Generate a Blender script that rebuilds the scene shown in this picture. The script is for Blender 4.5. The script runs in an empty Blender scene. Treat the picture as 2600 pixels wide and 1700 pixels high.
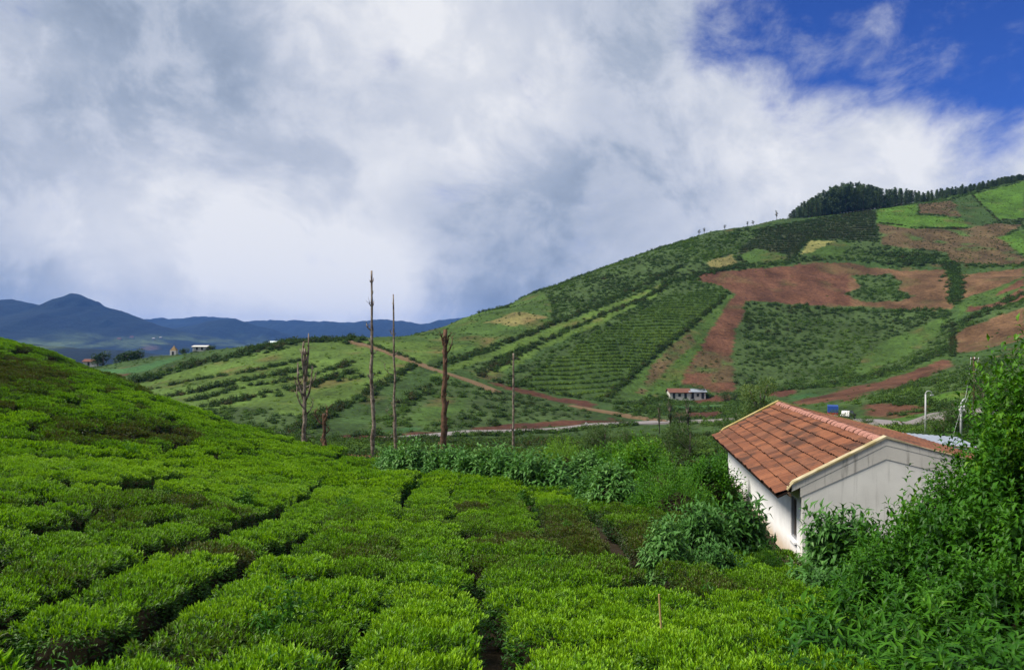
import bpy, math, random
import numpy as np
from mathutils import Vector
R = math.radians
rng = np.random.default_rng(7)
random.seed(7)
SC = bpy.context.scene
COL = SC.collection

# ------------------------------------------------------------------ camera
F, CX, HY = 2000.0, 1300.0, 877.0          # focal length in photo pixels, centre column, horizon row
cam = bpy.data.cameras.new('camera')
cam.sensor_fit = 'HORIZONTAL'; cam.sensor_width = 36.0
cam.lens = 36.0*F/2600.0
cam.shift_y = (HY-850.0)/2600.0
cam.clip_start = 0.1; cam.clip_end = 60000
co = bpy.data.objects.new('camera', cam); COL.objects.link(co)
co.location = (0, 0, 0); co.rotation_euler = (R(90), 0, 0)
SC.camera = co

# ------------------------------------------------------------------ exposure
SC.view_settings.view_transform = 'Standard'
SC.view_settings.look = 'None'
SC.view_settings.gamma = 1.0
SC.view_settings.use_curve_mapping = False
SC.view_settings.exposure = 1.6
SC.render.engine = 'CYCLES'
SC.cycles.use_denoising = True
SC.cycles.max_bounces = 6
SC.cycles.diffuse_bounces = 3
SC.cycles.glossy_bounces = 2
SC.cycles.transmission_bounces = 4
SC.cycles.transparent_max_bounces = 6
SC.cycles.volume_bounces = 0
SC.cycles.caustics_reflective = False
SC.cycles.caustics_refractive = False

# ------------------------------------------------------------------ sun and sky
SUN_EL, SUN_AZ = R(54), R(-102)             # azimuth from +Y (ahead), negative = to the left
sd = Vector((math.sin(SUN_AZ)*math.cos(SUN_EL), math.cos(SUN_AZ)*math.cos(SUN_EL), math.sin(SUN_EL)))
sl = bpy.data.lights.new('sun', 'SUN'); sl.energy = 2.5; sl.angle = R(24); sl.color = (1.0, 0.93, 0.82)
so = bpy.data.objects.new('sun', sl); COL.objects.link(so)
so.rotation_euler = sd.to_track_quat('Z', 'Y').to_euler()


class NT:
    """small helper for node trees"""
    def __init__(s, tree):
        s.t = tree; s.n = tree.nodes; s.l = tree.links

    def node(s, typ, **kw):
        nd = s.n.new(typ)
        for k, v in kw.items():
            setattr(nd, k, v)
        return nd

    def set(s, sock, v):
        if v is None:
            return
        if hasattr(v, 'is_linked') or isinstance(v, bpy.types.NodeSocket):
            s.l.new(v, sock)
        else:
            if isinstance(v, (tuple, list)) and sock.type == 'RGBA' and len(v) == 3:
                v = (*v, 1.0)
            sock.default_value = v

    def math(s, op, a, b=None, c=None, clamp=False):
        nd = s.node('ShaderNodeMath', operation=op, use_clamp=clamp)
        s.set(nd.inputs[0], a)
        if b is not None: s.set(nd.inputs[1], b)
        if c is not None: s.set(nd.inputs[2], c)
        return nd.outputs[0]

    def vmath(s, op, a, b=None, scale=None):
        nd = s.node('ShaderNodeVectorMath', operation=op)
        s.set(nd.inputs[0], a)
        if b is not None: s.set(nd.inputs[1], b)
        if scale is not None: s.set(nd.inputs[3], scale)
        return nd.outputs[1] if op in ('DOT_PRODUCT', 'LENGTH', 'DISTANCE') else nd.outputs[0]

    def mix(s, fac, a, b, blend='MIX'):
        nd = s.node('ShaderNodeMix', data_type='RGBA', blend_type=blend)
        s.set(nd.inputs[0], fac); s.set(nd.inputs[6], a); s.set(nd.inputs[7], b)
        return nd.outputs[2]

    def noise(s, vec, scale, detail=4, rough=0.55, dist=0.0, dim='3D', color=False):
        nd = s.node('ShaderNodeTexNoise', noise_dimensions=dim)
        if vec is not None: s.set(nd.inputs['Vector'], vec)
        s.set(nd.inputs['Scale'], scale); s.set(nd.inputs['Detail'], detail)
        s.set(nd.inputs['Roughness'], rough); s.set(nd.inputs['Distortion'], dist)
        return nd.outputs[1 if color else 0]

    def smooth(s, v, lo, hi, a=0.0, b=1.0):
        nd = s.node('ShaderNodeMapRange', interpolation_type='SMOOTHSTEP')
        s.set(nd.inputs[0], v)
        for i, x in zip((1, 2, 3, 4), (lo, hi, a, b)):
            s.set(nd.inputs[i], x)
        return nd.outputs[0]

    def lin(s, v, lo, hi, a=0.0, b=1.0):
        nd = s.node('ShaderNodeMapRange')
        s.set(nd.inputs[0], v)
        for i, x in zip((1, 2, 3, 4), (lo, hi, a, b)):
            s.set(nd.inputs[i], x)
        return nd.outputs[0]

    def ramp(s, fac, stops, interp='LINEAR'):
        nd = s.node('ShaderNodeValToRGB')
        cr = nd.color_ramp; cr.interpolation = interp
        while len(cr.elements) < len(stops):
            cr.elements.new(0.5)
        for e, (p, c) in zip(cr.elements, stops):
            e.position = p; e.color = (*c, 1.0)
        s.set(nd.inputs[0], fac)
        return nd.outputs[0]


def pdir(px, py):
    return Vector(((px-CX)/F, 1.0, -(py-HY)/F)).normalized()


world = bpy.data.worlds.new('World'); SC.world = world
world.use_nodes = True
w = NT(world.node_tree); w.n.clear()
sky = w.node('ShaderNodeTexSky', sky_type='NISHITA')
sky.sun_disc = False; sky.sun_elevation = SUN_EL; sky.sun_rotation = SUN_AZ
sky.altitude = 2200; sky.air_density = 1.0; sky.dust_density = 0.3; sky.ozone_density = 2.5
tc = w.node('ShaderNodeTexCoord')
dirv = w.vmath('NORMALIZE', tc.outputs['Generated'])
sx = w.node('ShaderNodeSeparateXYZ'); w.set(sx.inputs[0], dirv)
zz = w.math('MAXIMUM', sx.outputs[2], 0.0)
den = w.math('ADD', zz, 0.22)
cv = w.node('ShaderNodeCombineXYZ')
w.set(cv.inputs[0], w.math('DIVIDE', sx.outputs[0], den))
w.set(cv.inputs[1], w.math('DIVIDE', sx.outputs[1], den))
w.set(cv.inputs[2], w.math('MULTIPLY', zz, 1.5))
plane = cv.outputs[0]
sph = w.vmath('MULTIPLY', dirv, (1.0, 1.0, 1.15))


def blob(px, py, sig):
    """soft bank of cloud (or gap) round one direction of the sky"""
    d = pdir(px, py)
    k = 1.0/(math.radians(sig)**2)
    return w.math('EXPONENT', w.math('MULTIPLY', w.math('SUBTRACT', w.vmath('DOT_PRODUCT', dirv, tuple(d)), 1.0), k))


def blobs(lst):
    acc = None
    for px, py, sig, a in lst:
        b = w.math('MULTIPLY', blob(px, py, sig), a)
        acc = b if acc is None else w.math('ADD', acc, b)
    return acc


warp = w.noise(sph, 2.2, 3, 0.5, color=True)
wv = w.vmath('ADD', sph, w.vmath('SCALE', w.vmath('SUBTRACT', warp, (0.5, 0.5, 0.5)), scale=0.28))
n_big = w.noise(plane, 0.9, 5, 0.52, 0.0)
n_mid = w.noise(wv, 3.6, 8, 0.56, 0.0)
n_bil = w.noise(wv, 8.5, 10, 0.60, 0.0)
bil = w.smooth(n_bil, 0.40, 0.60)
n_fine = w.noise(wv, 20.0, 8, 0.62, 0.0)
# how bright the cloud base is
lum = w.math('MULTIPLY_ADD', n_big, 0.55, 0.11)
lum = w.math('ADD', lum, w.math('MULTIPLY', w.math('SUBTRACT', n_mid, 0.5), 0.85))
lum = w.math('ADD', lum, w.math('MULTIPLY', bil, 0.19))
lum = w.math('ADD', lum, w.math('MULTIPLY', w.math('SUBTRACT', n_fine, 0.5), 0.20))
lum = w.math('ADD', lum, blobs([
    (700, 560, 9, 0.24), (1250, 300, 6, 0.22), (330, 520, 6, 0.14), (780, 700, 3.6, 0.26), (960, 740, 2.6, 0.26), (300, 640, 3, .12), (560, 660, 3, .14), (1750, 420, 6, 0.12),
    (780, 60, 3, 0.12), (60, 40, 3, 0.25), (400, 140, 2.2, 0.18), (2150, 330, 6, 0.16), (2300, 400, 7, .16), (1080, 60, 3, .12), (1900, 250, 3, .14),
    (380, 60, 4, -0.16), (120, 230, 6, -0.12), (600, 200, 5, -0.14), (1400, 620, 7, -0.16), (1250, 740, 4, -.10), (420, 720, 3.0, -0.2),
    (1550, 40, 4, -0.2), (80, 700, 3, -0.14), (1650, 420, 4, -0.06)]))
# where the cloud opens to blue
gap = blobs([(2500, -40, 4.0, 1.15), (2200, 30, 3.3, 0.90), (1990, 70, 2.3, 0.55), (2900, -40, 5, 1.1), (2300, -330, 7, 1.0), (1850, 80, 1.9, .48), (1760, 130, 1.2, .3), (2600, 120, 2.4, .5), (2330, 150, 2.0, .35)])
wisp = w.noise(w.vmath('MULTIPLY', wv, (1.0, 1.0, 1.25)), 8.0, 10, 0.63, 0.0)
cover = w.math('ADD', w.math('SUBTRACT', 1.02, gap), w.math('MULTIPLY', w.math('SUBTRACT', wisp, 0.5), 1.7))
cover = w.math('ADD', cover, w.math('MULTIPLY', w.math('SUBTRACT', n_big, 0.5), 0.25))
mask = w.smooth(cover, 0.10, 0.88)
cirrus = w.noise(w.vmath('MULTIPLY', wv, (1.0, 1.0, 1.5)), 5.5, 11, 0.62, 0.0)
mask = w.math('MAXIMUM', mask, w.math('MULTIPLY', w.smooth(cirrus, 0.48, 0.74), 0.68))
ccol = w.ramp(lum, [(0.12, (.215, .275, .375)), (0.36, (.36, .425, .54)), (0.58, (.56, .605, .70)), (0.90, (.84, .85, .88))])
CLOUD = 3.35
ccol = w.vmath('SCALE', ccol, scale=CLOUD)
blue = w.mix(1.0, sky.outputs[0], (0.085, 0.165, 0.39), 'MULTIPLY')
wcol = w.mix(mask, blue, ccol)
bg = w.node('ShaderNodeBackground'); w.set(bg.inputs[0], wcol); bg.inputs[1].default_value = 0.1
wo = w.node('ShaderNodeOutputWorld'); w.l.new(bg.outputs[0], wo.inputs[0])
world.cycles.sampling_method = 'MANUAL'; world.cycles.sample_map_resolution = 512

# ------------------------------------------------------------------ mesh helpers


def mesh_np(name, V, tris=None, quads=None, mats=None, mi=None, attrs=None, smooth=False):
    me = bpy.data.meshes.new(name)
    V = np.asarray(V, np.float32)
    me.vertices.add(len(V)); me.vertices.foreach_set('co', V.ravel())
    parts = []
    nt = 0 if tris is None else len(tris); nq = 0 if quads is None else len(quads)
    li = []
    if nt: li.append(np.asarray(tris, np.int32).ravel())
    if nq: li.append(np.asarray(quads, np.int32).ravel())
    li = np.concatenate(li)
    me.loops.add(len(li)); me.loops.foreach_set('vertex_index', li)
    me.polygons.add(nt+nq)
    st = np.concatenate([np.arange(nt)*3, nt*3+np.arange(nq)*4]).astype(np.int32)
    me.polygons.foreach_set('loop_start', st)
    if mi is not None:
        me.polygons.foreach_set('material_index', np.asarray(mi, np.int32))
    me.polygons.foreach_set('use_smooth', np.full(nt+nq, smooth))
    me.update(calc_edges=True)
    for k, (typ, arr) in (attrs or {}).items():
        a = me.attributes.new(k, typ, 'POINT')
        arr = np.asarray(arr, np.float32).ravel()
        a.data.foreach_set('color' if typ == 'FLOAT_COLOR' else ('vector' if typ == 'FLOAT_VECTOR' else 'value'), arr)
    for m in (mats or []):
        me.materials.append(m)
    me.validate()
    return me


class MB:
    """collects geometry for one mesh object"""
    def __init__(s):
        s.V = []; s.F = []; s.M = []; s.n = 0

    def add(s, V, Fs, m=0):
        b = s.n
        s.V += [tuple(v) for v in V]; s.n += len(V)
        for f in Fs:
            s.F.append(tuple(b+i for i in f)); s.M.append(m)
        return s

    def box(s, c, h, m=0, ax=None):
        """c centre, h half sizes, ax optional (u, v, w) axes"""
        u, v, wv_ = ax or (Vector((1, 0, 0)), Vector((0, 1, 0)), Vector((0, 0, 1)))
        c = Vector(c)
        P = [c+u*h[0]*i+v*h[1]*j+wv_*h[2]*k for k in (-1, 1) for j in (-1, 1) for i in (-1, 1)]
        return s.add(P, [(0, 2, 3, 1), (4, 5, 7, 6), (0, 1, 5, 4), (2, 6, 7, 3), (0, 4, 6, 2), (1, 3, 7, 5)], m)

    def tube(s, pts, rad, n=8, m=0, cap=True):
        pts = [Vector(p) for p in pts]
        rings = []
        up = Vector((0.31, 0.95, 0.1))
        for i, p in enumerate(pts):
            t = (pts[min(i+1, len(pts)-1)]-pts[max(i-1, 0)])
            t = t.normalized() if t.length > 1e-9 else Vector((0, 0, 1))
            a = t.cross(up)
            if a.length < 1e-3: a = t.cross(Vector((1, 0, 0)))
            a.normalize(); b = t.cross(a)
            r = rad[i] if hasattr(rad, '__len__') else rad
            rings.append([p+(a*math.cos(2*math.pi*k/n)+b*math.sin(2*math.pi*k/n))*r for k in range(n)])
        V = [v for rg in rings for v in rg]; Fs = []
        for i in range(len(rings)-1):
            for k in range(n):
                k2 = (k+1) % n
                Fs.append((i*n+k, i*n+k2, (i+1)*n+k2, (i+1)*n+k))
        if cap:
            Fs.append(tuple(range(n))[::-1]); Fs.append(tuple((len(rings)-1)*n+k for k in range(n)))
        return s.add(V, Fs, m)

    def prism(s, poly, d, m=0):
        """poly: list of 3d points, extruded by vector d"""
        n = len(poly); P = [Vector(p) for p in poly]; d = Vector(d)
        V = P+[p+d for p in P]
        Fs = [tuple(range(n))[::-1], tuple(range(n, 2*n))]
        for k in range(n):
            k2 = (k+1) % n
            Fs.append((k, k2, n+k2, n+k))
        return s.add(V, Fs, m)

    def mesh(s, name, mats, smooth=False):
        me = bpy.data.meshes.new(name)
        me.from_pydata(s.V, [], s.F)
        for m in (mats if isinstance(mats, (list, tuple)) else [mats]):
            me.materials.append(m)
        me.polygons.foreach_set('material_index', s.M)
        me.polygons.foreach_set('use_smooth', [smooth]*len(s.F))
        me.update()
        return me

    def obj(s, name, mats, parent=None, smooth=False, loc=None):
        return link(name, s.mesh(name, mats, smooth), parent, loc)


def link(name, me, parent=None, loc=None, rot=None, scale=None):
    o = bpy.data.objects.new(name, me); COL.objects.link(o)
    if parent is not None: o.parent = parent
    if loc is not None: o.location = loc
    if rot is not None: o.rotation_euler = rot
    if scale is not None: o.scale = scale if hasattr(scale, '__len__') else (scale,)*3
    return o


def tag(o, label=None, cat=None, group=None, kind=None):
    if label: o['label'] = label
    if cat: o['category'] = cat
    if group: o['group'] = group
    if kind: o['kind'] = kind
    return o


def empty(name, loc=(0, 0, 0), rz=0.0, scale=1.0):
    o = bpy.data.objects.new(name, None); COL.objects.link(o)
    o.location = loc; o.rotation_euler = (0, 0, rz)
    o.scale = (scale,)*3 if not hasattr(scale, '__len__') else scale
    o.empty_display_size = 0.2
    return o

# ------------------------------------------------------------------ numpy noise


def vnoise(x, y, seed=0):
    xi = np.floor(x).astype(np.int64); yi = np.floor(y).astype(np.int64)
    fx = x-xi; fy = y-yi
    fx = fx*fx*(3-2*fx); fy = fy*fy*(3-2*fy)

    def h(a, b):
        n = (a*374761393+b*668265263+seed*974634541) & 0xFFFFFFFF
        n = ((n ^ (n >> 13))*1274126177) & 0xFFFFFFFF
        n = n ^ (n >> 16)
        return (n & 0xFFFFFF)/float(0xFFFFFF)
    return (h(xi, yi)*(1-fx)+h(xi+1, yi)*fx)*(1-fy)+(h(xi, yi+1)*(1-fx)+h(xi+1, yi+1)*fx)*fy


def fbm(x, y, oct=4, seed=0, gain=0.5):
    a = 1.0; s = 0.0; t = 0.0
    for i in range(oct):
        s = s+a*(vnoise(x*2**i, y*2**i, seed+i*17)-0.5); t += a; a *= gain
    return s/t*2

# ------------------------------------------------------------------ the lie of the land


def at(px, py, D):
    return Vector(((px-CX)/F*D, D, -(py-HY)/F*D))


BUSH_H = 0.82
ctrl = []
for px, py, D in [  # tops of the tea, the ground lies a bush lower
        (100, 1700, 7.5), (700, 1700, 7), (1235, 1700, 6.8), (1700, 1700, 6.9), (2250, 1700, 6.6),
        (0, 1420, 12), (0, 1200, 21), (0, 1040, 36), (0, 930, 60), (0, 868, 85), (-350, 1100, 28), (-400, 860, 70),
        (655, 1530, 10), (655, 1365, 15.5), (655, 1256, 24), (655, 1180, 34), (655, 1108, 50),
        (330, 1200, 23), (330, 1050, 40), (372, 996, 55), (270, 952, 62), (140, 906, 72), (500, 1050, 52),
        (1090, 1530, 10.5), (1090, 1365, 17), (1090, 1256, 26), (1090, 1205, 33), (860, 1180, 42),
        (1530, 1530, 11), (1530, 1420, 15), (1530, 1311, 22), (1530, 1262, 28), (1300, 1225, 32), (1850, 1490, 13.5)]:
    p = at(px, py, D); ctrl.append((p.x, p.y, p.z-BUSH_H))
HU, HV = Vector((0.99176, -0.1281, 0)), Vector((0.1281, 0.99176, 0))      # axes of the white house
HO = Vector((7.37, 20.0, -5.75))
for u, v in [(-1.2, 0), (-1.5, 7), (-1.2, 13), (3, -1.5), (7.5, -1.5), (7.5, 13), (3, 14.5), (3, 6)]:
    p = HO+HU*u+HV*v; ctrl.append((p.x, p.y, HO.z))
for px, py, D in [  # bare ground seen directly
        (900, 1155, 55), (1180, 1155, 58), (1300, 1145, 66), (850, 1170, 50), (1600, 1190, 48), (1900, 1160, 58), (700, 1150, 60),
        (1200, 1120, 92), (900, 1132, 85), (1032, 1112, 122), (1400, 1090, 138), (1504, 1083, 145), (1684, 1072, 150),
        (2000, 1066, 122), (2200, 1066, 112), (2350, 1084, 94), (2450, 1066, 98), (2600, 1010, 90), (880, 1126, 114),
        (2250, 1000, 140), (2450, 960, 150), (2600, 905, 165), (2000, 1020, 180), (2200, 980, 190), (2420, 925, 205),
        (1745, 1006, 215), (1900, 1008, 203), (1950, 900, 245), (1950, 780, 290), (2300, 900, 240), (2300, 790, 280),
        (2450, 860, 240), (2600, 780, 250), (2600, 700, 290), (1800, 740, 305), (1800, 690, 330), (2200, 690, 335),
        (2200, 760, 300), (2560, 690, 310), (1900, 600, 385), (2200, 570, 405), (2500, 555, 405), (2200, 620, 370), (2750, 560, 400),
        (1330, 985, 190), (1530, 1005, 195), (1450, 870, 240), (1650, 850, 250), (1560, 760, 295),
        (1100, 940, 195), (1250, 900, 220), (1250, 800, 275), (1400, 760, 310),
        (950, 1000, 160), (950, 1060, 140), (700, 950, 180), (700, 1050, 135), (520, 960, 190), (350, 935, 215),
        # crest
        (100, 945, 250), (250, 930, 242), (400, 905, 236), (600, 880, 232), (760, 869, 232), (900, 862, 238), (1050, 851, 252), (1130, 830, 275),
        (1180, 806, 300), (1350, 745, 332), (1500, 692, 356), (1650, 638, 380), (1800, 592, 402), (1980, 556, 425),
        (2221, 531, 442), (2326, 517, 448), (2464, 494, 458), (2600, 460, 470), (2900, 420, 480)]:
    p = at(px, py, D); ctrl.append((p.x, p.y, p.z))
for px, D, z in [  # behind the brows
        (655, 62, -9.3), (372, 72, -8.5), (140, 100, -7.5), (0, 125, -9), (-400, 110, -4), (500, 70, -9.2), (0, 170, -14), (300, 120, -12), (500, 140, -12.5),
        (100, 310, -26), (400, 300, -20), (760, 300, -14), (1050, 320, -8), (1180, 380, 0), (1350, 420, 14), (1500, 440, 24), (1650, 460, 38),
        (1800, 470, 52), (1980, 480, 66), (2230, 500, 82), (2450, 520, 98), (2600, 540, 106), (2900, 560, 110),
        (100, 480, -75), (760, 480, -60), (1180, 560, -50), (1650, 620, -20), (2230, 640, 30), (2700, 650, 60)]:
    ctrl.append(((px-CX)/F*D, D, z))
for x, y, z in [(0, 0, -2.7), (-12, 0, -2.3), (12, 0, -2.6), (0, -18, -1.6), (-30, -10, 0), (30, -10, -1), (5.5, 12, -4.7), (9.5, 12, -4.3), (14, 12, -3.4),
                (9, 7, -3.4), (20, 10, -2.6), (24, 20, -4.6), (30, 40, -6), (45, 70, -6.5), (-75, 40, 2.5), (-75, 0, 3)]:
    ctrl.append((x, y, z))
ctrl = np.array(ctrl)
_n = len(ctrl)


def _k(r2):
    return np.power(r2+0.25, 0.75)          # |r|^1.5, between linear and thin plate


_d2 = ((ctrl[:, None, :2]-ctrl[None, :, :2])**2).sum(-1)
_A = np.zeros((_n+3, _n+3)); _A[:_n, :_n] = _k(_d2)+np.eye(_n)*0.02
_A[:_n, _n] = 1; _A[:_n, _n+1:] = ctrl[:, :2]; _A[_n, :_n] = 1; _A[_n+1:, :_n] = ctrl[:, :2].T
_w = np.linalg.solve(_A, np.concatenate([ctrl[:, 2], [0, 0, 0]]))


def base_z(x, y):
    x = np.asarray(x, float); y = np.asarray(y, float)
    out = np.empty(x.size); xf = x.ravel(); yf = y.ravel()
    for i in range(0, x.size, 40000):
        xs = xf[i:i+40000]; ys = yf[i:i+40000]
        K = _k((xs[:, None]-ctrl[None, :, 0])**2+(ys[:, None]-ctrl[None, :, 1])**2)
        out[i:i+40000] = K@_w[:_n]+_w[_n]+xs*_w[_n+1]+ys*_w[_n+2]
    return out.reshape(x.shape)


def gz(x, y):
    x = np.asarray(x, float); y = np.asarray(y, float)
    z = base_z(x, y)
    amp = np.clip((y-60)/120, 0, 1)
    z = z+fbm(x/16, y/16, 4, 3)*1.1*amp+fbm(x/3.1, y/3.1, 3, 9)*0.07*np.clip((y-2)/6, 0, 1)
    return z


def g1(x, y):
    return float(gz(np.array([x]), np.array([y]))[0])


_DS = np.concatenate([np.arange(3, 60, 0.5), np.arange(60, 640, 1.5)])


def hit(px, py, dmin=3.0):
    """first point of the land seen at a pixel"""
    ds = _DS[_DS >= dmin]
    X = (px-CX)/F*ds; Z = -(py-HY)/F*ds
    z = gz(X, ds)
    b = np.nonzero(Z <= z)[0]
    if len(b) == 0:
        i = int(np.argmin(Z-z)); return Vector((X[i], ds[i], z[i]))
    i = b[0]
    if i > 0:
        a0 = Z[i-1]-z[i-1]; a1 = Z[i]-z[i]; t = a0/(a0-a1+1e-9)
        d = ds[i-1]+(ds[i]-ds[i-1])*t
    else:
        d = ds[i]
    x = (px-CX)/F*d
    return Vector((x, d, g1(x, d)))


def drop(px, D):
    x = (px-CX)/F*D
    return Vector((x, D, g1(x, D)))

# ------------------------------------------------------------------ materials


def new_mat(name):
    m = bpy.data.materials.new(name); m.use_nodes = True
    t = NT(m.node_tree); t.n.clear()
    out = t.node('ShaderNodeOutputMaterial')
    return m, t, out


def principled(t, col, rough=0.8, spec=0.3, metal=0.0, normal=None):
    p = t.node('ShaderNodeBsdfPrincipled')
    t.set(p.inputs['Base Color'], col); t.set(p.inputs['Roughness'], rough)
    t.set(p.inputs['Specular IOR Level'], spec); t.set(p.inputs['Metallic'], metal)
    if normal is not None: t.set(p.inputs['Normal'], normal)
    return p.outputs[0]


def bump(t, h, strength=0.5, dist=0.05):
    b = t.node('ShaderNodeBump'); b.inputs['Strength'].default_value = strength; b.inputs['Distance'].default_value = dist
    t.set(b.inputs['Height'], h)
    return b.outputs[0]


def attr(t, name, typ='GEOMETRY', col=False):
    a = t.node('ShaderNodeAttribute', attribute_name=name, attribute_type=typ)
    return a.outputs['Color'] if col else a.outputs['Fac']


def leaf_mat(name, stops, young=None, spread=0.35, trans=0.28, rough=0.42, spec=0.35, patch=0.0, pscale=0.5):
    m, t, out = new_mat(name)
    v = attr(t, 'v'); tint = attr(t, 'tint', 'INSTANCER')
    geo = t.node('ShaderNodeNewGeometry')
    f = t.math('ADD', tint, t.math('MULTIPLY', t.math('SUBTRACT', v, 0.5), spread))
    if patch:
        n = t.noise(geo.outputs['Position'], pscale, 3)
        f = t.math('ADD', f, t.math('MULTIPLY', t.math('SUBTRACT', n, 0.5), patch))
    c = t.ramp(f, stops)
    if young is not None:
        yg = attr(t, 'young')
        yc = t.ramp(f, young)
        c = t.mix(yg, c, yc)
    ps = principled(t, c, rough, spec)
    tr = t.node('ShaderNodeBsdfTranslucent')
    t.set(tr.inputs[0], t.mix(1.0, c, (1.25, 1.25, 0.6), 'MULTIPLY'))
    mx = t.node('ShaderNodeMixShader'); mx.inputs[0].default_value = trans
    t.l.new(ps, mx.inputs[1]); t.l.new(tr.outputs[0], mx.inputs[2]); t.l.new(mx.outputs[0], out.inputs[0])
    return m


def flat_mat(name, col, rough=0.7, spec=0.3, var=0.0, vscale=3.0, metal=0.0, bmp=0.0, col2=None, bscale=20.0):
    m, t, out = new_mat(name)
    tcn = t.node('ShaderNodeTexCoord')
    c = col; nrm = None
    if var or col2:
        n = t.noise(tcn.outputs['Object'], vscale, 6, 0.6)
        if col2: c = t.mix(t.smooth(n, 0.35, 0.65), (*col, 1), (*col2, 1))
        else: c = t.mix(n, (*[x*(1-var) for x in col], 1), (*[min(1, x*(1+var)) for x in col], 1))
    if bmp:
        nrm = bump(t, t.noise(tcn.outputs['Object'], bscale, 5), bmp, 0.02)
    t.l.new(principled(t, c, rough, spec, metal, nrm), out.inputs[0])
    return m


def ground_mat(name, nscale, fine, bmp, bdist):
    m, t, out = new_mat(name)
    geo = t.node('ShaderNodeNewGeometry'); P = geo.outputs['Position']
    c = attr(t, 'col', col=True)
    n1 = t.noise(P, nscale, 6, 0.62); n2 = t.noise(P, fine, 5, 0.65)
    n3 = t.noise(t.vmath('MULTIPLY', P, (0.6, 1.0, 1.6)), fine*3.2, 4, 0.7)
    k = t.math('ADD', t.math('MULTIPLY', n1, 1.7), t.math('MULTIPLY', n2, 2.1))
    k = t.math('ADD', k, t.math('MULTIPLY', n3, 1.6))
    k = t.math('MAXIMUM', t.math('ADD', k, -1.70), 0.25)
    c = t.vmath('MULTIPLY', c, t.vmath('SCALE', (1, 1, 1), scale=k))
    t.l.new(principled(t, c, 0.95, 0.1, 0.0, bump(t, n2, bmp, bdist)), out.inputs[0])
    return m


M = {}
M['land'] = ground_mat('land', 0.09, 0.8, 0.6, 0.4)
M['near_land'] = ground_mat('near_land', 0.6, 6.0, 0.6, 0.08)
M['tea'] = leaf_mat('tea_leaf',
                    [(0.0, (.036, .036, .010)), (0.28, (.020, .042, .006)), (0.55, (.010, .048, .004)), (1.0, (.020, .085, .005))],
                    [(0.0, (.080, .074, .018)), (0.28, (.076, .135, .011)), (0.55, (.140, .325, .006)), (1.0, (.235, .420, .008))],
                    spread=0.6, trans=0.34, rough=0.45, spec=0.22, patch=0.36, pscale=0.7)
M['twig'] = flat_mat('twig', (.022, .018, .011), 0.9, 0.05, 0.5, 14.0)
M['farveg'] = leaf_mat('far_foliage',
                       [(0.0, (.085, .060, .024)), (0.2, (.026, .044, .017)), (0.45, (.040, .080, .020)), (0.75, (.075, .138, .023)), (1.0, (.135, .205, .034))],
                       spread=0.4, trans=0.25, rough=0.8, spec=0.05)
M['shrub'] = leaf_mat('shrub_leaf',
                      [(0.0, (.010, .040, .004)), (0.35, (.022, .090, .005)), (0.7, (.050, .155, .007)), (1.0, (.120, .250, .010))],
                      spread=0.6, trans=0.28, rough=0.45, spec=0.16)
M['greyshrub'] = leaf_mat('grey_shrub_leaf',
                          [(0.0, (.018, .058, .012)), (0.4, (.042, .125, .022)), (0.75, (.066, .180, .032)), (1.0, (.125, .250, .065))],
                          spread=0.7, trans=0.25, rough=0.5, spec=0.2)
M['pine'] = leaf_mat('pine_needles', [(0.0, (.050, .085, .065)), (1.0, (.130, .190, .120))], spread=0.6, trans=0.3, rough=0.8, spec=0.05)
M['treeleaf'] = leaf_mat('tree_leaf',
                         [(0.0, (.020, .045, .012)), (0.4, (.040, .085, .018)), (0.75, (.080, .135, .026)), (1.0, (.150, .185, .045))],
                         spread=0.6, trans=0.25, rough=0.5, spec=0.2)
M['bark'] = flat_mat('bark', (.260, .215, .175), 0.9, 0.1, 0.5, 3.0, bmp=0.8, bscale=14, col2=(.085, .060, .046))
M['bark_red'] = flat_mat('bark_red', (.150, .085, .055), 0.9, 0.1, 0.5, 2.5, bmp=0.8, bscale=10, col2=(.055, .034, .024))
M['road'] = flat_mat('road_surface', (.17, .155, .155), 0.85, 0.2, 0.25, 0.6)
M['path'] = flat_mat('path_earth', (.115, .078, .045), 0.95, 0.1, 0.35, 0.5)

# ------------------------------------------------------------------ what grows where on the slopes (outlines traced on the land)


def c1(*p): return [(0+.3856*x, 700+.3856*y) for x, y in p]
def c2(*p): return [(700+.3535*x, 650+.3535*y) for x, y in p]
def c3(*p): return [(1200+.3535*x, 600+.3535*y) for x, y in p]
def c4(*p): return [(1800+.4049*x, 420+.4049*y) for x, y in p]
def c5(*p): return [(200+.2521*x, 800+.2521*y) for x, y in p]
def c6(*p): return [(2060+.2269*x, 900+.2269*y) for x, y in p]


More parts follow.
